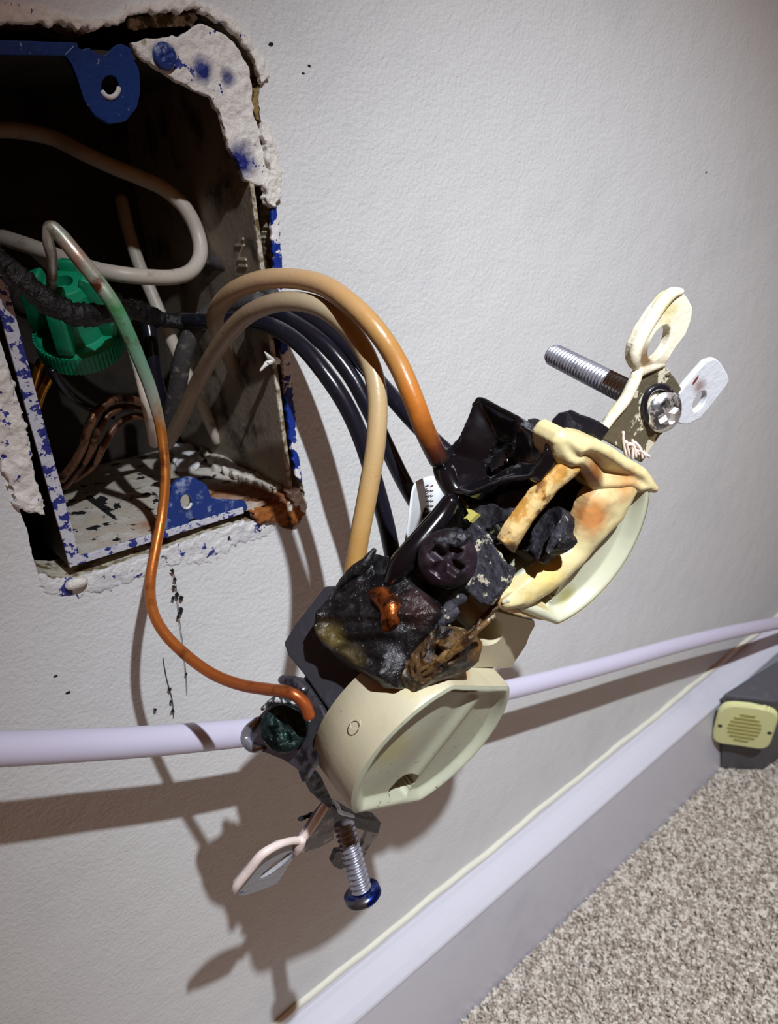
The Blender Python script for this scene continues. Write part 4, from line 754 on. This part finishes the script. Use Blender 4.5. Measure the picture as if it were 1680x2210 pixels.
obj('paint_edge', tube([LO.w(x, y, -10.6) for x, y in [(652, 1812), (646, 1826), (640, 1840)]], [0.9, 1.0, 0.6], 12, 5), edgepaint_m, rec, smooth=True)
obj('strap_ear', plate([LO.w(x, y, -12.5) for x, y in [(802, 1772), (824, 1776), (818, 1802), (802, 1822), (786, 1850), (776, 1834), (790, 1802)]], -LO.A[:, 2] * 1.0), mat('grey_smeared', (150, 148, 152), 0.45, metal=0.3, layers=[((62, 48, 42), 300, 0.5, 0.6)], bump=(700, .2, 4)), rec, bev=0.2, label='short grey ear behind the hanging screw')
obj('brown_lug', plate([LO.w(x, y, -12.5) for x, y in [(726, 1838), (745, 1836), (752, 1868), (735, 1878), (722, 1872), (716, 1862)]], -LO.A[:, 2] * 1.2), strap_m, rec, bev=0.2)
ws = at(742, 1776, -58); we = at(781, 1922, -63.5)
s2 = obj('mounting_screw', thread(ws, we, 1.8, 1.05, 0.34, 28), steel_m, rec, smooth=True, label='loose threaded screw hanging from the lower strap end')
obj('screw_head', dome(we + nrm(we - ws) * 0.9, basis(nrm(nrm(we - ws) + np.array([0.12, 0, 0])), (0, 1, 0)), 3.7, 1.8, 0.6, 0.9, 0.4), bluehd_m, s2, smooth=True, label='screw head smeared blue underneath')
obj('foil_edge', tube([LO.w(x, y, -11) for x, y in [(716, 1726), (728, 1738), (734, 1752), (752, 1758), (764, 1762)]], [0.3, 0.4, 0.45, 0.4, 0.3], 8, 5), steel_m, rec, smooth=True)
obj('black_splinter', tube([LO.w(x, y, -12.5) for x, y in [(710, 1745), (680, 1756), (646, 1768)]], [0.7, 0.5, 0.35], 8, 4, jitter=.15), soot_m, rec, smooth=True)

# paper label behind the receptacle
pl = thing('paper_label', 'white paper label with faint brown print behind the black wires', 'label', at(920, 1100, -48))
ptp = [[(862, 1215), (872, 1180), (882, 1120), (888, 1042)], [(900, 1180), (905, 1130), (912, 1085), (905, 1036)], [(950, 1150), (945, 1110), (940, 1075), (940, 1018)], [(985, 1120), (985, 1100), (980, 1070), (968, 1062)]]
pv = []; pf = []
for j, col in enumerate(ptp):
    for i, (x, y) in enumerate(col): pv.append(at(x, y, (-46, -42, -40, -44)[j] + 1.0 * (i % 2)))
for j in range(3):
    for i in range(3): pf.append((j * 4 + i, j * 4 + i + 1, (j + 1) * 4 + i + 1, (j + 1) * 4 + i))
sp = obj('sheet', (pv, pf), paper_m, pl, sub=2); sp.modifiers.new('s', 'SOLIDIFY').thickness = 0.00015
lines = []
for k in range(7):
    y0 = 1052 + k * 11
    for (xa, xb) in ((918, 926), (929, 936)):
        a, b = at(xa, y0, -42.6), at(xb, y0 - 3, -41.8); up_ = np.array([0, 0, 0.32])
        lines.append(([a, b, b + up_, a + up_], [(0, 1, 2, 3)]))
obj('print_lines', join(*lines), print_m, pl)

# ------------------------------------------------------------------ white cable along the wall
cpx = [(-420, 1618, -26), (-200, 1620, -26), (-60, 1618, -26.5), (60, 1614, -26.5), (200, 1607, -26), (330, 1599, -26), (450, 1589, -26), (560, 1577, -25.5), (800, 1542, -25), (1000, 1506, -25), (1110, 1486, -24.5), (1300, 1438, -24), (1450, 1396, -24), (1580, 1364, -24), (1700, 1341, -23.5), (1800, 1325, -23)]
wire('white_cable', cpx, 3.05, cable_m, 'white round cable stretched across the wall behind the outlet', 'cable', n=24, k=8)

# ------------------------------------------------------------------ grey casing with yellow slotted end
T0, T1, B1, B0 = at(1541, 1514, -15), at(1672, 1532, -38), at(1676, 1632, -38), at(1547, 1603, -15)
gc = thing('grey_box', 'dark grey box with a pale yellow slotted end cap on the carpet by the baseboard', 'box', (T0 + B1) / 2 * (1, 1, 0) + (0, 0, FZ))
ex = nrm(T1 - T0); ez = nrm((T0 - B0)); ny = nrm(np.cross(ez, ex)); 
if ny @ (CAM - T0) < 0: ny = -ny
ez = np.cross(ny, ex) * np.sign(np.cross(ny, ex) @ ez); Wd = np.linalg.norm(T1 - T0); Ht = np.linalg.norm(T0 - B0); c0 = (T0 + T1 + B0 + B1) / 4
def cap_loop(s, off, rag=0.0):
    P = []
    for k in range(72):
        a = 2 * math.pi * k / 72; e = 5.0; ca, sa = math.cos(a), math.sin(a)
        x = math.copysign(abs(ca) ** (2 / e), ca); z = math.copysign(abs(sa) ** (2 / e), sa)
        jag = rag * (1 if k % 2 else 0) if (0 < a < 1.6) else 0
        P.append(c0 + ex * x * (Wd / 2 * s) + ez * (z * (Ht / 2 * s) + 1.2 * (0.5 - abs(x - 0.1) ** 2)) - ny * off + ez * -jag)
    return P
cl = cap_loop(0.93, 0); c2 = cap_loop(1.0, 0.8, 0.7); c3 = cap_loop(1.0, 2.6, 0.7)
n_ = 72
cap = obj('end_cap', (cl + c2 + c3, [tuple(range(n_))] + [(i * n_ + q, i * n_ + (q + 1) % n_, (i + 1) * n_ + (q + 1) % n_, (i + 1) * n_ + q) for i in range(2) for q in range(n_)] + [tuple(range(3 * n_ - 1, 2 * n_ - 1, -1))]), yellow_m, gc, smooth=False, label='pale yellow end cap with toothed rim')
for k in range(8):
    t = (k - 3.5) / 3.9; hw = 0.28 * Wd * math.sqrt(max(0.15, 1 - t * t)); cc = c0 + ex * -0.3 + ez * (-t * 0.34 * Ht) + ny * 0.05
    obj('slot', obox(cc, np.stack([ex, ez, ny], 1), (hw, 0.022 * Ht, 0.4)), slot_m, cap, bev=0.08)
for sx_ in (-1, 1):
    obj('cap_screw', lathe(c0 + ex * sx_ * Wd * 0.42 + ez * (-1.0), np.stack([ex, ez, ny], 1) if np.linalg.det(np.stack([ex, ez, ny], 1)) > 0 else np.stack([ez, ex, ny], 1), [(1.1, 0), (1.1, 0.2), (0.7, 0.25), (0.5, 0.05), (0.01, 0.05)], 16), hole_m, cap)
bd = nrm(np.array([1.0, -0.12, 0.0]))
bt = [c0 + ex * Wd * 0.46 * a - ny * 2.5 for a in (-1, 1)]; lowb = -ny * (1, 1, 0) * 4.5
tz = T0[2] - 0.5; fl0, fl1 = atz(1550, 1658, FZ), atz(1648, 1664, FZ); fl0[1] = min(fl0[1], -12.6)
f_ = [fl0, fl1, np.array([bt[1][0], bt[1][1], tz]), np.array([bt[0][0], bt[0][1], tz])]
obj('casing', hexa(f_, [p + bd * 190 for p in f_]), greybox_m, gc, bev=1.5, label='dark grey casing')

# ------------------------------------------------------------------ lint on the wall
def lint(P, rad, flakes, label):
    g = [tube([at(x, y, Y) for x, y, Y in P], rad, 6, 4)[:2]]
    for x, y, s in flakes:
        c = at(x, y, -1.2); L_ = [c + np.array([s * math.cos(a) * rng.uniform(.4, 1.3), rng.normal() * .15, s * math.sin(a) * rng.uniform(.5, 1.3)]) for a in np.linspace(0, 6.28, 8)[:-1]]
        g.append(plate(L_, (0, 0.25, 0)))
    return tag(obj('lint_strand', join(*g), lint_m), label, 'lint')
lint([(372, 1225, -1), (380, 1262, -1.2), (384, 1300, -1.2), (388, 1340, -1.2), (396, 1400, -1), (402, 1460, -1), (404, 1496, -1)], 0.08, [(372, 1232, .5), (378, 1250, .6), (376, 1268, .5), (382, 1285, .6), (392, 1292, .7), (390, 1318, .9), (385, 1332, .5), (374, 1290, .4), (402, 1455, .3)], 'strand of black lint flakes hanging on the wall below the box')
lint([(352, 1420, -.6), (360, 1465, -.6), (372, 1510, -.6), (375, 1548, -.6)], 0.09, [(366, 1488, .5), (374, 1535, .6), (370, 1515, .4), (335, 1532, .4)], 'grey wisp of lint on the wall above the white cable')

# dark specks on the wall
for x, y, s in ((586, 95, 0.9), (668, 142, 0.5), (1525, 372, 0.6), (148, 1495, 0.7), (120, 1460, 0.5), (655, 158, 0.4)):
    c = at(x, y, -0.12); obj('dark_speck', plate([c + np.array([s * math.cos(a) * rng.uniform(.5, 1.2), 0, s * 0.6 * math.sin(a) * rng.uniform(.5, 1.2)]) for a in np.linspace(0, 6.28, 8)[:-1]], (0, 0.13, 0)), soot_m, wall)
